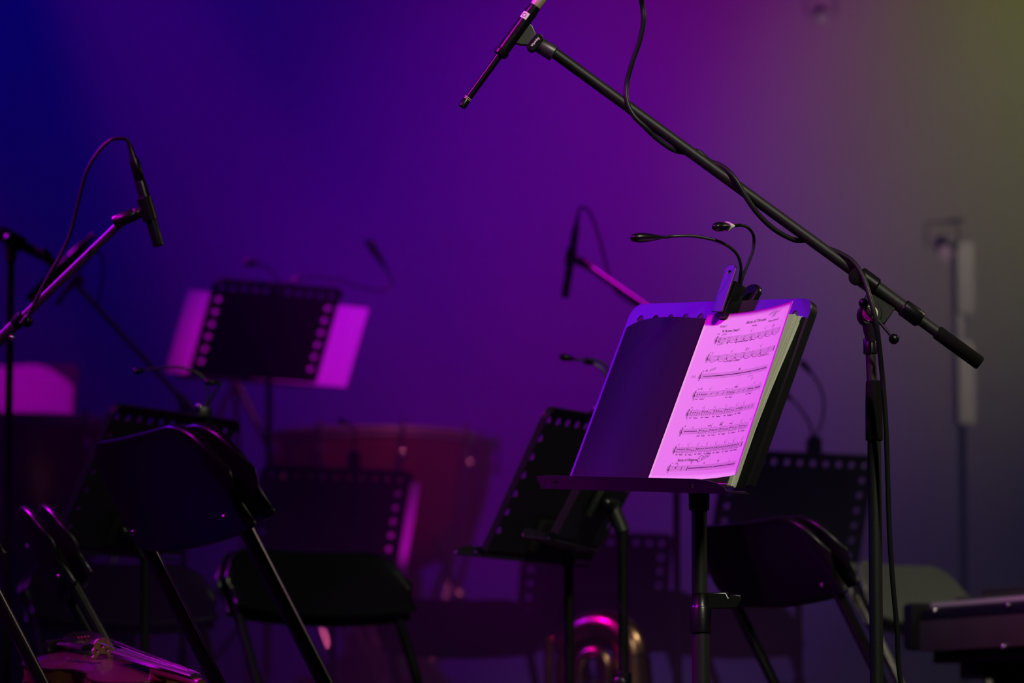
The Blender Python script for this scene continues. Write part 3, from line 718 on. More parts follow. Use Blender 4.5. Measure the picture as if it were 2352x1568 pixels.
bm = bmesh.new(); lathe(bm, md * .203, md, [(0, .0090), (.001, .0096), (.040, .0096), (.043, .0085), (.055, .0060), (.075, .0045)], 28); finish('cable_plug', bm, 'nickel', mic)
# tape tag wrapped on the camera side-left of the body
tc = md * .1830; side = Vector((md.z, 0, -md.x)).normalized()
if side.x > 0: side = -side
fr = (Vector((0, -1, 0)) * .88 + side * .48).normalized()
bm = bmesh.new()
lat = md.cross(fr)
def tapef(s, t):
    a = (s - .5) * 1.35; return tc + md * (.012 * (t - .5)) + (fr * math.cos(a) + lat * math.sin(a)) * .01085
grid(bm, tapef, 10, 2, 0, .0002)
for k in range(20):
    a0, a1 = 2 * PI * k / 20, 2 * PI * (k + 1) / 20; vs = []
    for aa, rr in ((a0, .0036), (a1, .0036), (a1, .0026), (a0, .0026)):
        ang = rr * math.cos(aa) / .0109; vs.append(bm.verts.new(tc + md * (rr * .95 * math.sin(aa)) + (fr * math.cos(ang) + lat * math.sin(ang)) * .01105))
    bm.faces.new(vs).material_index = 1
finish('tape_tag', bm, ['label', 'ink'], mic)
# clip
bm = bmesh.new()
cp = [W(1196, 100, 6.262), W(1221, 60, 6.262), W(1231, 84, 6.262), W(1216, 103, 6.262)]
mtc = Matrix.Translation((0, cp[0].y - T0.y, 0)) @ Matrix(((1, 0, 0, 0), (0, 0, -1, 0), (0, 1, 0, 0), (0, 0, 0, 1)))
clipm = thing('microphone_clip', 'black clip joining the pencil microphone to its boom', 'microphone clip', (T0.x, cp[0].y, T0.z), 0)
fl = lambda px, py: ((W(px, py, 6.262) - T0).x, (W(px, py, 6.262) - T0).z)
UPX = Matrix(((1, 0, 0, 0), (0, 0, -1, 0), (0, 1, 0, 0), (0, 0, 0, 1)))
plate(bm, [[fl(1186, 99), fl(1212, 55), fl(1221, 60), fl(1232, 86), fl(1226, 103), fl(1197, 102)]], .012, UPX, .0015)
finish('holder', bm, 'satin', clipm)
bm = bmesh.new(); c1, c2 = fl(1237, 91), fl(1222, 108)
ax = Vector((c1[0] - c2[0], c1[1] - c2[1])); ln = ax.length; ax.normalize(); nrm = Vector((-ax.y, ax.x)); rr = .0072
cap = []
for k in range(13):
    a = -PI / 2 + PI * k / 12; cap.append(tuple(Vector(c1) + ax * rr * math.cos(a) + nrm * rr * math.sin(a)))
for k in range(13):
    a = PI / 2 + PI * k / 12; cap.append(tuple(Vector(c2) + ax * rr * math.cos(a) + nrm * rr * math.sin(a)))
plate(bm, [cap], .022, UPX, .001)
vs_, fs_ = text_mesh('Superlux', .0058, .15, .00012); wd_ = max(v.x for v in vs_)
dirx = -ax; up_ = Vector((-dirx.y, dirx.x)) ; mid_ = (Vector(c1) + Vector(c2)) / 2
nv = []
for v in vs_:
    p = mid_ + dirx * ((v.x - wd_ / 2) * .92) + up_ * (v.y - .0018); nv.append(bm.verts.new((p.x, -.0118, p.y)))
for f in fs_:
    try: bm.faces.new([nv[i] for i in f]).material_index = 1
    except ValueError: pass
finish('name_plate', bm, ['plastic', 'label'], clipm)
bm = bmesh.new(); sphere(bm, Vector((fl(1241, 92)[0], .004, fl(1241, 92)[1])), .0068); finish('hinge_nut', bm, 'steel', clipm)
bm = bmesh.new(); s0 = Vector((fl(1234, 100)[0], .003, fl(1234, 100)[1])); s1 = Vector((fl(1271, 122)[0], .003, fl(1271, 122)[1])); ll = (s1 - s0).length
lathe(bm, s0, s1, [(0, .0105), (.006, .0128), (ll - .004, .0132), (ll, .0125)], 28); lathe(bm, s0 + (s1 - s0) * .93, s1, [(0, .0136), (.003, .0136)], 28)
finish('thread_collar', bm, 'satin', clipm)

# cable wound round the boom
def cab(px, py, d=0.): return W(px, py, DM - d)
r_ = .022
pts = [W(1264, -38, 6.27), W(1290, -90, 6.27), W(1350, -135, 6.27), W(1425, -110, 6.27), W(1465, -40, 6.27), cab(1474, 5), cab(1478, 45), cab(1470, 90), cab(1453, 140), cab(1440, 190), cab(1440, 232, .008),
       cab(1456, 266, .014), cab(1482, 292, .014), cab(1508, 317, .008), cab(1545, 343, .0), cab(1575, 350, -.013), cab(1602, 348, -.016), cab(1630, 370, -.010), cab(1660, 383, .0), cab(1688, 410, .012),
       cab(1712, 450, .016), cab(1740, 490, .013), cab(1778, 526, .006), cab(1822, 550, -.004), cab(1850, 552, -.014), cab(1868, 553, -.014), cab(1894, 568, -.006), cab(1930, 582, .004), cab(1962, 604, .016), cab(1984, 640, .030), cab(2000, 690, .045), cab(2013, 745, .05),
       cab(2021, 810, .04), cab(2028, 880, .03), cab(2035, 980, .03), cab(2039, 1100, .03), cab(2043, 1220, .03), cab(2050, 1330, .03), cab(2060, 1440, .03), cab(2069, 1568, .03)]
e = pts[-1]; pts += [Vector((e.x + .03, e.y - .01, .25)), Vector((e.x + .08, e.y - .02, .08)), Vector((e.x + .16, e.y, .006)), Vector((e.x + .5, e.y + .1, .006))]
bm = bmesh.new(); tube(bm, smoothpath(pts, 8), .0043, 12)
tag(finish('microphone_cable', bm, 'cable'), 'black cable spiralling round the long boom and hanging beside its pole', 'cable')

# ------------------------------------------------------------------ the other microphone stands
MG = 'distant microphone stands'
def boom_mic(label, D, a, b, pole_px, mic_tip, mic_tail, clip, cable, r=.0075, rm=.0105, past=None, mlabel=None, clabel=None, base=0., clutch=None, D2=None):
    """a: mic end of the boom, b: its clutch end; pole drops from b (or clutch)"""
    K = W(*(clutch or b), D2 or D); root = thing('microphone_stand', label, 'microphone stand', (K.x, K.y, base), 0, None); O = Vector((K.x, K.y, base))
    g = lambda p, d=0: W(*p, D - d) - O
    bm = bmesh.new(); kk = K - O; tube(bm, [g(a), W(*past, D2 or D) - O if past else kk], r, 18); finish('boom_rod', bm, 'boomtube', root)
    d = (kk - g(a)).normalized()
    bm = bmesh.new(); lathe(bm, kk - d * .035, kk + d, [(0, r + .002), (.004, r + .006), (.06, r + .006), (.07, r + .002)], 18); cl = finish('boom_clutch', bm, 'plastic', root)
    bm = bmesh.new(); lathe(bm, kk + Vector((0, .0, -.006)), kk + Vector((0, -1, -.006)), [(0, .014), (.028, .015), (.032, .010)], 18); finish('clutch_knob', bm, 'plastic', cl)
    bm = bmesh.new(); lathe(bm, Vector((0, 0, kk.z - .055)), Vector((0, 0, 9)), [(0, .012), (.03, .016), (.055, .017)], 18); finish('swivel', bm, 'metal', root)
    bm = bmesh.new(); tube(bm, [Vector((0, 0, .45)), Vector((0, 0, kk.z - .03))], .0095, 16); finish('upper_pole', bm, 'tube', root)
    bm = bmesh.new(); tube(bm, [Vector((0, 0, .05)), Vector((0, 0, .62))], .0125, 16); finish('lower_pole', bm, 'tube', root)
    tripod(root, .28, .22)
    m0, m1 = W(*mic_tip, D), W(*mic_tail, D); ml = (m1 - m0).length; dm = (m1 - m0).normalized()
    mc = thing('condenser_microphone', mlabel, 'microphone', m0, 0)
    bm = bmesh.new(); lathe(bm, (0, 0, 0), dm, [(0, rm * .85), (.002, rm), (ml * .62, rm), (ml * .64, rm * .85)], 22); finish('body', bm, 'plastic', mc)
    bm = bmesh.new(); lathe(bm, dm * (ml * .40), dm, [(0, rm * 1.02), (.001, rm * 1.05), (.012, rm * 1.05), (.013, rm * 1.02)], 22); finish('grey_band', bm, 'greyplastic', mc)
    bm = bmesh.new(); lathe(bm, dm * (ml * .63), dm, [(0, rm * .8), (.002, rm * .92), (ml * .20, rm * .92), (ml * .24, rm * .6), (ml * .37, rm * .4)], 22); finish('cable_plug', bm, 'plastic', mc)
    cc = W(*clip, D); ac = W(*a, D)
    ck = thing('microphone_clip', 'black clip holding the ' + mlabel.split(',')[0], 'microphone clip', cc, 0)
    dd = (ac - cc)
    bm = bmesh.new(); lathe(bm, -dm * .022, dm, [(0, rm + .001), (.001, rm + .0035), (.043, rm + .0035), (.044, rm + .001)], 20); finish('holder', bm, 'plastic', ck)
    bm = bmesh.new(); tube(bm, [Vector((0, 0, 0)), dd * .6], .008, 12); sphere(bm, dd * .5, .011); finish('hinge', bm, 'plastic', ck)
    bm = bmesh.new(); l2 = dd.length; lathe(bm, dd * .55, dd * 2, [(0, .010), (.003, .012), (l2 * .45 + .022, .012), (l2 * .45 + .025, .010)], 18); finish('thread_collar', bm, 'plastic', ck)
    if cable:
        bm = bmesh.new(); tube(bm, smoothpath([m1] + [W(x, y, D - .0) for x, y in cable], 8), .0034, 10)
        tag(finish('microphone_cable', bm, 'cable'), clabel, 'cable')
    return root
boom_mic('black boom stand entering at the left edge with a magenta-lit boom', 7.0, (290, 500), (-90, 866), 0, (365, 566), (297, 330), (338, 480),
         [(290, 320), (272, 318), (252, 323), (225, 350), (200, 392), (186, 440), (175, 485), (162, 535), (140, 585), (112, 634), (85, 685), (66, 722), (58, 730), (48, 744)], D2=7.15,
         mlabel='black pencil microphone hanging from the magenta-lit boom at left', clabel='thin cable looping from the left pencil microphone down to its boom')
# outer tube and clutch of that boom
o = [x for x in C.objects if x.name.startswith('microphone_stand') and x['label'].startswith('black boom stand entering')][0]; O_ = Vector(o.location)
g = lambda x, y: W(x, y, 7.0 + .15 * (290 - x) / 380) - O_
bm = bmesh.new(); tube(bm, [g(36, 744), g(-90, 866)], .0105, 18); finish('boom_sleeve', bm, 'boomtube', o)
bm = bmesh.new(); lathe(bm, g(57, 724), g(-90, 866), [(0, .009), (.002, .0125), (.024, .0125), (.028, .011)], 18); sphere(bm, g(62, 738), .0115); finish('sleeve_collar', bm, 'plastic', o)
bm = bmesh.new(); sphere(bm, g(26, 775), .006); finish('set_screw', bm, 'chrome', o)
boom_mic('blurred boom stand with a bright magenta boom behind the lit desk', 9.9, (1338, 603), (1552, 752), 0, (1297, 684), (1328, 492), (1311, 590),
         [(1332, 478), (1345, 478), (1358, 495), (1375, 540), (1388, 590), (1402, 640), (1415, 668), (1440, 690), (1480, 712), (1530, 745)], r=.0085, past=(1600, 786),
         mlabel='blurred pencil microphone in the middle, above left of the lit desk', clabel='faint cable looping from the middle pencil microphone')
boom_mic('blurred violet boom stand crossing at the far left edge', 9.0, (112, 594), (26, 548), 0, (68, 690), (216, 538), (132, 622), None, r=.0125, rm=.014, past=(-120, 478),
         mlabel='dark out-of-focus microphone slanting behind the left cable')
boom_mic('dim black boom stand slanting behind the left stands', 9.6, (172, 650), (440, 940), 0, (130, 700), (190, 610), (160, 655), [(215, 580), (235, 590), (235, 640), (225, 700)], r=.007, rm=.007, past=(480, 985), clutch=(425, 925), D2=10.05,
         mlabel='tiny dark microphone at the top of the dim slanting boom', clabel='faint dark cable hanging from the dim slanting boom')

# ------------------------------------------------------------------ violin
VM = Matrix(((0.58373287, 0.81192744, -0.00545543), (-0.79752775, 0.5720938, -0.19146326), (-0.15233325, 0.11611426, 0.98148462)))
VO = Vector((-0.82074087, 6.9605019, 0.50778548))
vn = thing('violin', 'brown violin lying on a chair at the lower left, neck towards the viewer', 'violin', matrix=Matrix.Translation(VO) @ VM.to_4x4())
BL = .356
def halfw(x):
    K = [(0, 0), (.003, .028), (.012, .058), (.03, .086), (.055, .1005), (.075, .1035), (.10, .1005), (.125, .090), (.1355, .083), (.138, .079), (.145, .068), (.16, .058), (.185, .0545), (.205, .056), (.225, .063), (.236, .072), (.239, .0755), (.243, .0745), (.26, .080), (.285, .0835), (.31, .080), (.33, .069), (.345, .050), (.352, .034), (.3555, .020), (.356, 0)]
    for (a, b), (c, d) in zip(K, K[1:]):
        if x <= c: return b + (d - b) * (x - a) / (c - a)
    return 0
XS = [0, .001, .003, .007, .012, .02, .03, .042, .055, .075, .09, .105, .118, .128, .1355, .138, .141, .145, .152, .16, .172, .185, .197, .208, .218, .227, .233, .236, .239, .241, .243, .25, .26, .275, .29, .305, .318, .33, .338, .345, .35, .353, .355, .356]
def plate_z(x, f, arch):                       # f in -1..1 across
    e = max(0, 1 - f * f); lx = math.sin(PI * min(max(x / BL, 0), 1)) ** .5
    return arch * (e ** 1.3) * lx
def vplate(z0, arch, sign, over=.0025):
    bm = bmesh.new(); n = 22; rows_ = []
    for x in XS:
        w = halfw(x) + over
        rows_.append([bm.verts.new((x * (1 + .008 * 0), w * (2 * j / n - 1), z0 + sign * plate_z(x, 2 * j / n - 1, arch))) for j in range(n + 1)])
    for a, b in zip(rows_, rows_[1:]):
        for j in range(n): bm.faces.new((a[j], b[j], b[j + 1], a[j + 1]))
    r2 = [[bm.verts.new(v.co - Vector((0, 0, sign * .003))) for v in r] for r in rows_]
    for a, b in zip(r2, r2[1:]):
        for j in range(n): bm.faces.new((a[j], a[j + 1], b[j + 1], b[j]))
    for e in (0, n):
        for a, b, c, d in zip(rows_, rows_[1:], r2[1:], r2): bm.faces.new((a[e], b[e], c[e], d[e]))
    for e in (0, -1):
        for j in range(n): bm.faces.new((rows_[e][j], rows_[e][j + 1], r2[e][j + 1], r2[e][j]))
    return bm
finish('top_plate', vplate(0, .015, 1), 'varnish', vn, 60)
finish('back_plate', vplate(-.036, .013, -1), 'varnish', vn, 60)
bm = bmesh.new()
lp = [(x, halfw(x) - .001) for x in XS] + [(x, -halfw(x) + .001) for x in XS[-2:0:-1]]
a = [bm.verts.new((x, y, -.002)) for x, y in lp]; b_ = [bm.verts.new((x, y, -.035)) for x, y in lp]
for k in range(len(lp)): bm.faces.new((a[k], a[(k + 1) % len(lp)], b_[(k + 1) % len(lp)], b_[k]))
finish('ribs', bm, 'ribs', vn, 50)
for s in (-1, 1):                              # f-holes
    bm = bmesh.new(); P = []
    for k in range(25):
        t = k / 24; x = .128 + .066 * t; yy = s * (.051 - .030 * t) + s * .005 * math.sin(2 * PI * t) * -1
        wq = .0026 + .0036 * math.sin(PI * t); P.append((x, yy, wq))
    L1, L2 = [], []
    zf = lambda x, y: plate_z(x, y / max(halfw(x), .01), .015) + .0006
    for x, yy, wq in P:
        L1.append(bm.verts.new((x, yy - wq, zf(x, yy - wq)))); L2.append(bm.verts.new((x, yy + wq, zf(x, yy + wq))))
    for k in range(24): bm.faces.new((L1[k], L1[k + 1], L2[k + 1], L2[k]))
    for cx, cy, rr in ((.1285, s * .0475, .0048), (.194, s * .0245, .0038)):
        bm.faces.new([bm.verts.new((x, y, zf(x, y) + .0001)) for x, y in circle(cx, cy, rr, 14)])
    finish('sound_hole', bm, 'rubber', vn, 0)
# bridge: upright maple plate with heart and kidneys
up_yz = Matrix(((0, 0, 1, 0), (1, 0, 0, 0), (0, 1, 0, 0), (0, 0, 0, 1)))
ot = [(-.021, .0), (-.013, .0), (-.012, .004), (-.006, .007), (.006, .007), (.012, .004), (.013, 0), (.021, 0), (.0205, .003), (.016, .006), (.0195, .010), (.0205, .014), (.016, .019), (.0165, .026), (.013, .031), (.007, .0338), (0, .0345), (-.007, .0338), (-.013, .031), (-.0165, .026), (-.016, .019), (-.0205, .014), (-.0195, .010), (-.016, .006), (-.0205, .003)]
bm = bmesh.new(); plate(bm, [ot, circle(0, .0205, .0035, 14, .003), circle(-.0105, .0135, .003, 12), circle(.0105, .0135, .003, 12)], .0035, Matrix.Translation((.161, 0, .0145)) @ up_yz)
finish('bridge', bm, 'maple', vn)
def fb(s, t):
    x = .226 + .256 * s; w = .0208 - .0085 * s; y = w * (2 * t - 1); return Vector((x, y, .0345 - .009 * s + .0042 * (1 - (2 * t - 1) ** 2)))
bm = bmesh.new(); grid(bm, fb, 16, 14, 0, .006); finish('fingerboard', bm, 'ebony', vn, 40)
bm = bmesh.new(); lathe(bm, (.350, 0, .018), (.500, 0, .013), [(0, .013), (.02, .012), (.13, .0105), (.15, .010)], 18, 0, .85)
lathe(bm, (.345, 0, -.012), (.36, 0, .012), [(0, .014), (.026, .017)], 16)
finish('neck', bm, 'ribs', vn)
bm = bmesh.new(); box(bm, (.535, 0, .006), (.075, .022, .020), None, .004)
for k in range(40):
    pass
sc = [Vector((.575 + .004 * k / 4 + (.016 - .00035 * k) * math.cos(k * .42) - .004, 0, .004 - (.016 - .00035 * k) * math.sin(k * .42))) for k in range(34)]
tube(bm, sc, [.0068 - .0001 * k for k in range(34)], 12); ps = finish('scroll', bm, 'varnish', vn)
for k, (x, s) in enumerate(((.512, 1), (.526, -1), (.542, 1), (.556, -1))):
    bm = bmesh.new(); tube(bm, [Vector((x, -s * .014, .006)), Vector((x, s * .030, .006))], .0033, 10); sphere(bm, Vector((x, s * .036, .006)), .009, 0, (1, .9, .4)); finish('tuning_peg', bm, 'ebony', ps)
for k in range(4):                             # strings
    y0 = -.0165 + .011 * k; hz_ = .0145 + (.0345, .0338, .0338, .0318)[0] - abs(y0) ** 2 * 12
    bm = bmesh.new(); tube(bm, [Vector((.105, y0 * .55, .030)), Vector((.161, y0, hz_ + .0008)), Vector((.484, y0 * .45, .0285)), Vector((.505, y0 * .2, .012))], .00055, 6); finish('string', bm, 'chrome', vn)
def tp(s, t):
    x = .012 + .108 * s; w = .010 + .011 * s - .002 * math.sin(PI * s); return Vector((x, w * (2 * t - 1), .020 + .010 * s + .004 * (1 - (2 * t - 1) ** 2)))
bm = bmesh.new(); grid(bm, tp, 12, 10, 0, .005); tl = finish('tailpiece', bm, 'plastic', vn, 40)
for k in range(4):
    bm = bmesh.new(); y0 = (-.0165 + .011 * k) * .62; tube(bm, [Vector((.104, y0, .035)), Vector((.096, y0, .042))], .0012, 8); lathe(bm, (.096, y0, .041), (.093, y0, .045), [(0, .003), (.003, .003)], 10); finish('fine_tuner', bm, 'brass', tl)
# chin rest: a raised cup over the tail, clamp screws
bm = bmesh.new()
def cup(s, t):
    a = 2 * PI * s; rr = .2 + .8 * t
    return Vector((.032 + .026 * rr * math.cos(a), .034 + .038 * rr * math.sin(a), .021 + .008 * rr * rr - .006 * math.cos(a) * rr))
grid(bm, cup, 26, 6, 0, .005); box(bm, (-.002, .0, .016), (.010, .045, .020), None, .003); cr = finish('chin_rest', bm, 'plastic', vn, 50)
for y in (-.012, .012):
    bm = bmesh.new(); tube(bm, [Vector((-.006, y, -.036)), Vector((-.006, y, .018))], .0024, 10); finish('clamp_screw', bm, 'brass', cr)
# shoulder rest under the lower bout
bm = bmesh.new()
def sh(s, t):
    y = -.115 + .23 * s; return Vector((.055 + .035 * t + .02 * math.cos(PI * s), y, -.066 + .014 * math.cos(2 * PI * s)))
grid(bm, sh, 20, 3, 0, .008); sr = finish('shoulder_rest', bm, 'rubber', vn, 50)
for s in (-1, 1):
    bm = bmesh.new(); tube(bm, [Vector((.07, s * .095, -.064)), Vector((.07, s * .104, -.045)), Vector((.07, s * .106, -.030))], .004, 10); finish('rest_foot', bm, 'rubber', sr)

# ------------------------------------------------------------------ timpani
def timpano(label, px, py, D, R, gauge=True, base=.55):
    P = W(px, py, D); t = thing('kettledrum', label, 'kettledrum', (P.x, P.y, base), random.random(), 'copper timpani on the riser')
    z = P.z - base
    bm = bmesh.new(); prof = []
    depth = R * 1.32
    for k in range(20):
        a = PI / 2 * k / 19; prof.append((depth * (1 - math.cos(PI / 2 - a) ** 1.0) if False else depth * math.sin(a), R * .965 * math.cos(a) ** .62))
    lathe(bm, (0, 0, z - .03), (0, 0, -5), [(0, R * .965)] + prof[1:], 64); finish('copper_bowl', bm, 'copper', t, 60)
    bm = bmesh.new(); lathe(bm, (0, 0, z - .034), (0, 0, 9), [(0, R * .985), (.004, R * 1.0), (.012, R * 1.0), (.016, R * .985)], 64)
    finish('bearing_ring', bm, 'satinchrome', t)
    bm = bmesh.new(); lathe(bm, (0, 0, z - .016), (0, 0, 9), [(0, R * 1.0), (.003, R * 1.03), (.016, R * 1.03), (.018, R * 1.0), (.020, R * .97)], 64); finish('hoop', bm, 'satinchrome', t)
    bm = bmesh.new(); lathe(bm, (0, 0, z - .008), (0, 0, 9), [(0, R * .96), (.009, R * .96)], 64); finish('drumhead', bm, 'skin', t)
    for k in range(8):
        a = 2 * PI * k / 8; c, s = math.cos(a), math.sin(a)
        bm = bmesh.new(); tube(bm, [Vector((c * R * 1.045, s * R * 1.045, z - .10)), Vector((c * R * 1.045, s * R * 1.045, z + .012))], .0055, 10)
        box(bm, (c * R * 1.03, s * R * 1.03, z - .10), (.022, .022, .035), Matrix.Rotation(a, 3, 'Z'), .003); lathe(bm, (c * R * 1.045, s * R * 1.045, z + .006), (c * R * 1.045, s * R * 1.045, 9), [(0, .012), (.004, .012), (.006, .006), (.016, .006)], 12)
        finish('tension_rod', bm, 'chrome', t)
    for k in range(4):
        a = PI / 4 + PI / 2 * k; c, s = math.cos(a), math.sin(a)
        bm = bmesh.new(); tube(bm, [Vector((c * R * .99, s * R * .99, z - .06)), Vector((c * R * 1.04, s * R * 1.04, z - .22)), Vector((c * R * .86, s * R * .86, z - .42)), Vector((c * R * .45, s * R * .45, .14))], .012, 12)
        finish('strut', bm, 'chrome', t)
    bm = bmesh.new(); lathe(bm, (0, 0, 0.02), (0, 0, 3), [(0, R * .55), (.03, R * .58), (.06, R * .50), (.14, .09), (.20, .07), (z - .03 - depth - .02 + .03, .05)], 32); finish('pedal_base', bm, 'metal', t)
    for k in range(3):
        a = 2 * PI * k / 3 + .4; bm = bmesh.new(); c = Vector((math.cos(a) * R * .72, math.sin(a) * R * .72, .035))
        tube(bm, [Vector((0, 0, .06)), c + Vector((0, 0, .03))], .012, 10); lathe(bm, c + Vector((0, -.012, 0)), c + Vector((0, 1, 0)), [(0, .030), (.002, .035), (.022, .035), (.024, .030)], 18); finish('caster_leg', bm, 'metal', t)
    if gauge:
        bm = bmesh.new(); tube(bm, [Vector((.35 * R, -R * .95, z - .36)), Vector((.62 * R, -R * .80, z - .55))], .012, 10); sphere(bm, Vector((.62 * R, -R * .85, z - .56)), .026); finish('tuning_crank', bm, 'chrome', t)
    return t
timpano('copper kettledrum, the large one in the middle distance with a pale rim', 855, 998, 13.1, .345)
timpano('copper kettledrum whose right side shows behind the middle one', 935, 1012, 14.1, .325, False)
timpano('copper kettledrum at the far left beneath the white score', 62, 972, 12.6, .36, False)

# A-shaped stand
P = W(540, 870, 12.6); t = thing('folding_stand', 'slim A-shaped metal stand with a round top knob left of the timpani', 'stand', (P.x, P.y, .55))
zz = P.z - .55
for k, (x, y) in enumerate(((-.44, .0), (.48, .0), (.02, .40))):
    bm = bmesh.new(); tube(bm, [Vector((0, 0, zz)), Vector((x * zz, y * zz, .008))], .0095, 12); finish('leg', bm, 'boomtube', t)
bm = bmesh.new(); sphere(bm, Vector((0, 0, zz + .004)), .017); finish('top_knob', bm, 'chrome', t)

# ------------------------------------------------------------------ brass instrument standing on its bell
P = W(1366, 1568, 9.3); tu = thing('tuba', 'blurred brass tuba with bright curved tubes low between the poles', 'tuba', (P.x, P.y, 0), -.5)
top = W(1395, 1412, 9.3).z
bm = bmesh.new(); lathe(bm, (.10, 0, .0), (.10, 0, 3), [(0, .205), (.006, .20), (.03, .165), (.08, .125), (.16, .095), (.28, .075), (.40, .062), (top - .10, .046)], 40); finish('bell', bm, 'brass', tu, 60)
def bow(x0, x1, z, r0, r1, h, y=0.):
    bm = bmesh.new(); pts = [Vector(((x0 + x1) / 2 + (x0 - x1) / 2 * math.cos(a), y, z + h * math.sin(a))) for a in [PI * k / 16 for k in range(17)]]
    tube(bm, pts, [r0 + (r1 - r0) * k / 16 for k in range(17)], 18); finish('bow', bm, 'brass', tu, 60)
bow(.10, -.075, top - .10, .046, .030, .075); bow(-.075, -.005, .14, .030, .022, -.06, .04); bow(-.015, .06, top - .14, .018, .014, .05, -.05)
for x, y, z0, z1, r in ((-.075, 0, .14, top - .10, .030), (-.005, .04, .14, top - .16, .021), (-.015, -.05, .25, top - .14, .017), (.06, -.05, .25, top - .14, .014), (-.11, -.03, .30, top - .05, .012)):
    bm = bmesh.new(); tube(bm, [Vector((x, y, z0)), Vector((x, y, z1))], r, 18); finish('branch_tube', bm, 'brass', tu)
for k in range(4):
    bm = bmesh.new(); lathe(bm, (-.02 + .035 * k, -.10, .34), (-.02 + .035 * k, -.10, 3), [(0, .013), (.004, .015), (.13, .015), (.134, .012), (.15, .006), (.17, .006), (.171, .010), (.175, .010)], 16); finish('valve', bm, 'chrome', tu)

# black equipment cases in the dark behind the chairs
def road_case(label, px, D, w, h, d, rz=0., base=0.):
    P = W(px, 1500, D); t = thing('road_case', label, 'case', (P.x, P.y, base), rz)
    bm = bmesh.new(); box(bm, (0, 0, h / 2 + .01), (w, d, h - .02), None, .006); finish('body', bm, 'case', t, 30)
    bm = bmesh.new(); box(bm, (0, -d / 2 - .001, h * .72), (w * 1.004, .006, .028), None, .002); finish('edge_rail', bm, 'metal', t)
    for sx in (-1, 1):
        for sy in (-1, 1):
            for z in (.03, h - .015): 
                bm = bmesh.new(); sphere(bm, (sx * (w / 2 - .012), sy * (d / 2 - .012), z), .024); finish('corner_ball', bm, 'metal', t)
    return t
road_case('black equipment case standing in the dark beneath the left copper drum', 90, 10.9, .50, .78, .45, .2)

# ------------------------------------------------------------------ keyboard at lower right
P = W(2118, 1450, 8.8); kd = Vector((.40, -.916, 0)).normalized()
ang = math.atan2(kd.y, kd.x); top = W(2118, 1350, 8.8).z; zb = W(2118, 1505, 8.8).z
kb = thing('keyboard', 'dark wooden keyboard instrument cut off by the lower right corner', 'piano', (P.x, P.y, 0), ang)
KL = 1.05
bm = bmesh.new(); box(bm, (KL / 2, .17, (top + zb) / 2 - .01), (KL - .04, .34, top - zb - .07), None, .004); finish('case', bm, 'darkwood', kb, 30)
bm = bmesh.new(); box(bm, (KL / 2, -.012, zb + .042), (KL - .05, .02, .070), None, .003); finish('front_rail', bm, 'darkwood', kb, 30)
bm = bmesh.new(); box(bm, (KL / 2, -.006, zb + .090), (KL - .05, .02, .024), None, .003); finish('key_slip', bm, 'case', kb, 30)
for x in (.0, KL):
    bm = bmesh.new(); box(bm, (x, .14, (zb + top) / 2 - .012), (.045, .36, top - zb - .045), None, .012); finish('end_block', bm, 'case', kb, 30)
bm = bmesh.new(); box(bm, (KL / 2, .25, top - .012), (KL - .02, .20, .024), None, .004); box(bm, (KL / 2, .157, top - .03), (KL - .04, .012, .05), None, .003); finish('lid', bm, 'darkwood', kb, 30)
nw = 41; kw = (KL - .06) / nw
for k in range(nw):
    x = .03 + kw * (k + .5); bm = bmesh.new(); box(bm, (x, .078, top - .044), (kw - .0012, .145, .018), None, .0012); finish('white_key', bm, 'ivory', kb, 30)
for k in range(nw - 1):
    if k % 7 in (2, 6): continue
    x = .03 + kw * (k + 1); bm = bmesh.new(); box(bm, (x, .105, top - .030), (.0115, .09, .016), None, .002); finish('black_key', bm, 'ebony', kb, 30)
for x in (.10, .42):
    bm = bmesh.new(); sphere(bm, (x, -.022, zb + .098), .0055); finish('knob', bm, 'chrome', kb)
bm = bmesh.new(); sphere(bm, (.40, -.024, zb + .008), .006); finish('screw', bm, 'chrome', kb)
bm = bmesh.new(); box(bm, (KL / 2, .15, zb - .002), (KL - .06, .28, .034), None, .004); finish('stand_rail', bm, 'case', kb, 30)
for x in (.13, KL - .13):
    bm = bmesh.new(); box(bm, (x, .15, zb / 2 - .01), (.045, .06, zb - .02), None, .005); box(bm, (x, .15, .02), (.06, .40, .04), None, .008); box(bm, (x, .15, zb - .035), (.10, .20, .04), None, .006); finish('leg', bm, 'case', kb, 30)
    bm = bmesh.new(); tube(bm, [Vector((x + (.06 if x < .5 else -.06), .15, zb - .02)), Vector((x + (.22 if x < .5 else -.22), .15, .04))], .016, 12); finish('brace', bm, 'case', kb)

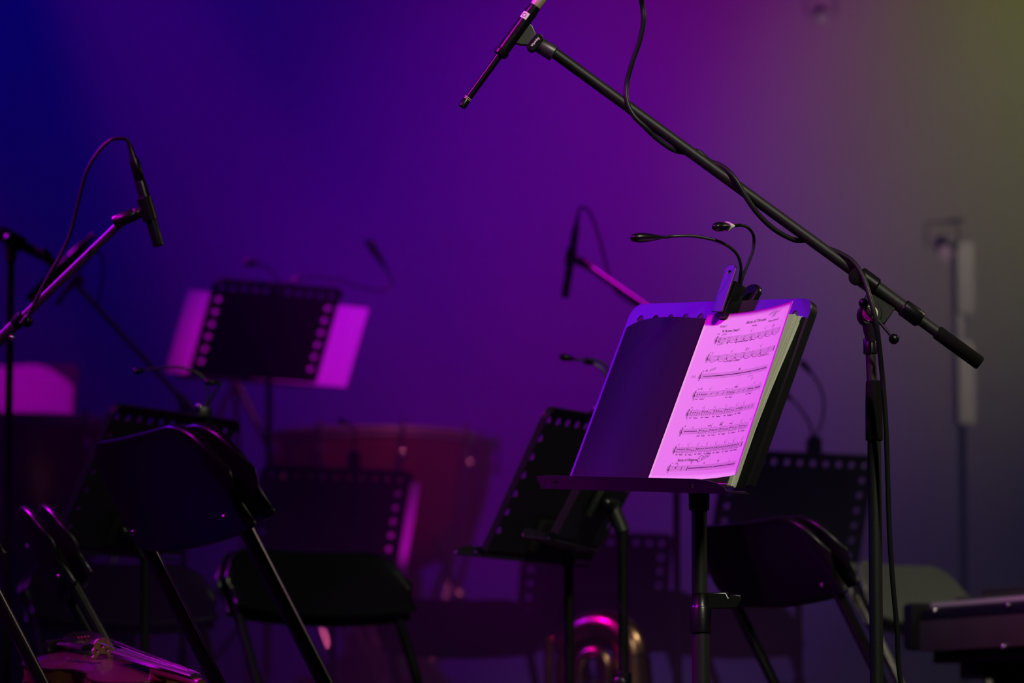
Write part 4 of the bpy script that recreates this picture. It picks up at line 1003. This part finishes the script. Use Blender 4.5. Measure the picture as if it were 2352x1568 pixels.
# ------------------------------------------------------------------ pale upright column at the right, far back
P = W(2216, 980, 14.4); t = thing('column_speaker', 'narrow pale upright column with a dark gap, far back at right', 'speaker', (P.x, P.y, .55), .25)
z0, z1, z2, z3, z4 = [W(2216, y, 14.4).z - .55 for y in (976, 800, 772, 722, 552)]
bm = bmesh.new(); box(bm, (0, 0, (z0 + z1) / 2), (.068, .06, z1 - z0), None, .008); finish('lower_box', bm, 'pale', t)
bm = bmesh.new(); box(bm, (0, 0, (z3 + z4) / 2), (.070, .06, z4 - z3), None, .008); finish('upper_box', bm, 'pale', t)
bm = bmesh.new(); box(bm, (-.022, 0, (z1 + z3) / 2), (.024, .05, z3 - z1 + .02), None, .004); box(bm, (.012, .0, (z2 + z1) / 2 - .01), (.04, .03, .035), None, .004); finish('link', bm, 'pale', t)
bm = bmesh.new(); tube(bm, [Vector((0, .03, .02)), Vector((0, .03, z0 + .05))], .014, 14); finish('pole', bm, 'tube', t)
bm = bmesh.new(); lathe(bm, (0, .03, 0), (0, .03, 1), [(0, .17), (.014, .17), (.02, .04), (.04, .03)], 30); finish('round_base', bm, 'metal', t)

# ------------------------------------------------------------------ hanging stage lamps in the haze
lens_ = 1; lensm = bpy.data.materials.new('dim_lens'); lensm.use_nodes = True; b_ = lensm.node_tree.nodes['Principled BSDF']
b_.inputs['Emission Color'].default_value = (.9, .5, .62, 1); b_.inputs['Emission Strength'].default_value = .13; b_.inputs['Base Color'].default_value = (.1, .1, .1, 1)
for px, py, lab in ((1888, 38, 'faint hanging stage lamp near the top right'), (2168, 573, 'faint stage lamp hanging left of the pale column')):
    P = W(px, py, 15.5 if px < 2000 else 14.38); t = thing('stage_lamp', lab, 'stage lamp', P, 0, 'stage lamps in the haze')
    bm = bmesh.new(); lathe(bm, (0, .12, .05), (0, -.05, -.02), [(0, .016), (.03, .028), (.12, .032), (.17, .032)], 24); finish('can', bm, 'metal', t)
    bm = bmesh.new(); lathe(bm, (0, -.035, -.015), (0, -.06, -.025), [(0, .028), (.012, .028)], 24); finish('lens', bm, lensm, t)
    bm = bmesh.new(); tube(bm, [Vector((-.06, .05, .02)), Vector((-.06, .05, .11)), Vector((.06, .05, .11)), Vector((.06, .05, .02))], .005, 8)
    if px < 2000: tube(bm, [Vector((0, .05, .11)), Vector((0, .05, 6.4 - P.z))], .0035, 8)
    else: tube(bm, [Vector((0, .05, .11)), Vector((.05, .07, .125)), Vector((.088, .07, .125))], .006, 8)
    finish('yoke', bm, 'metal', t)
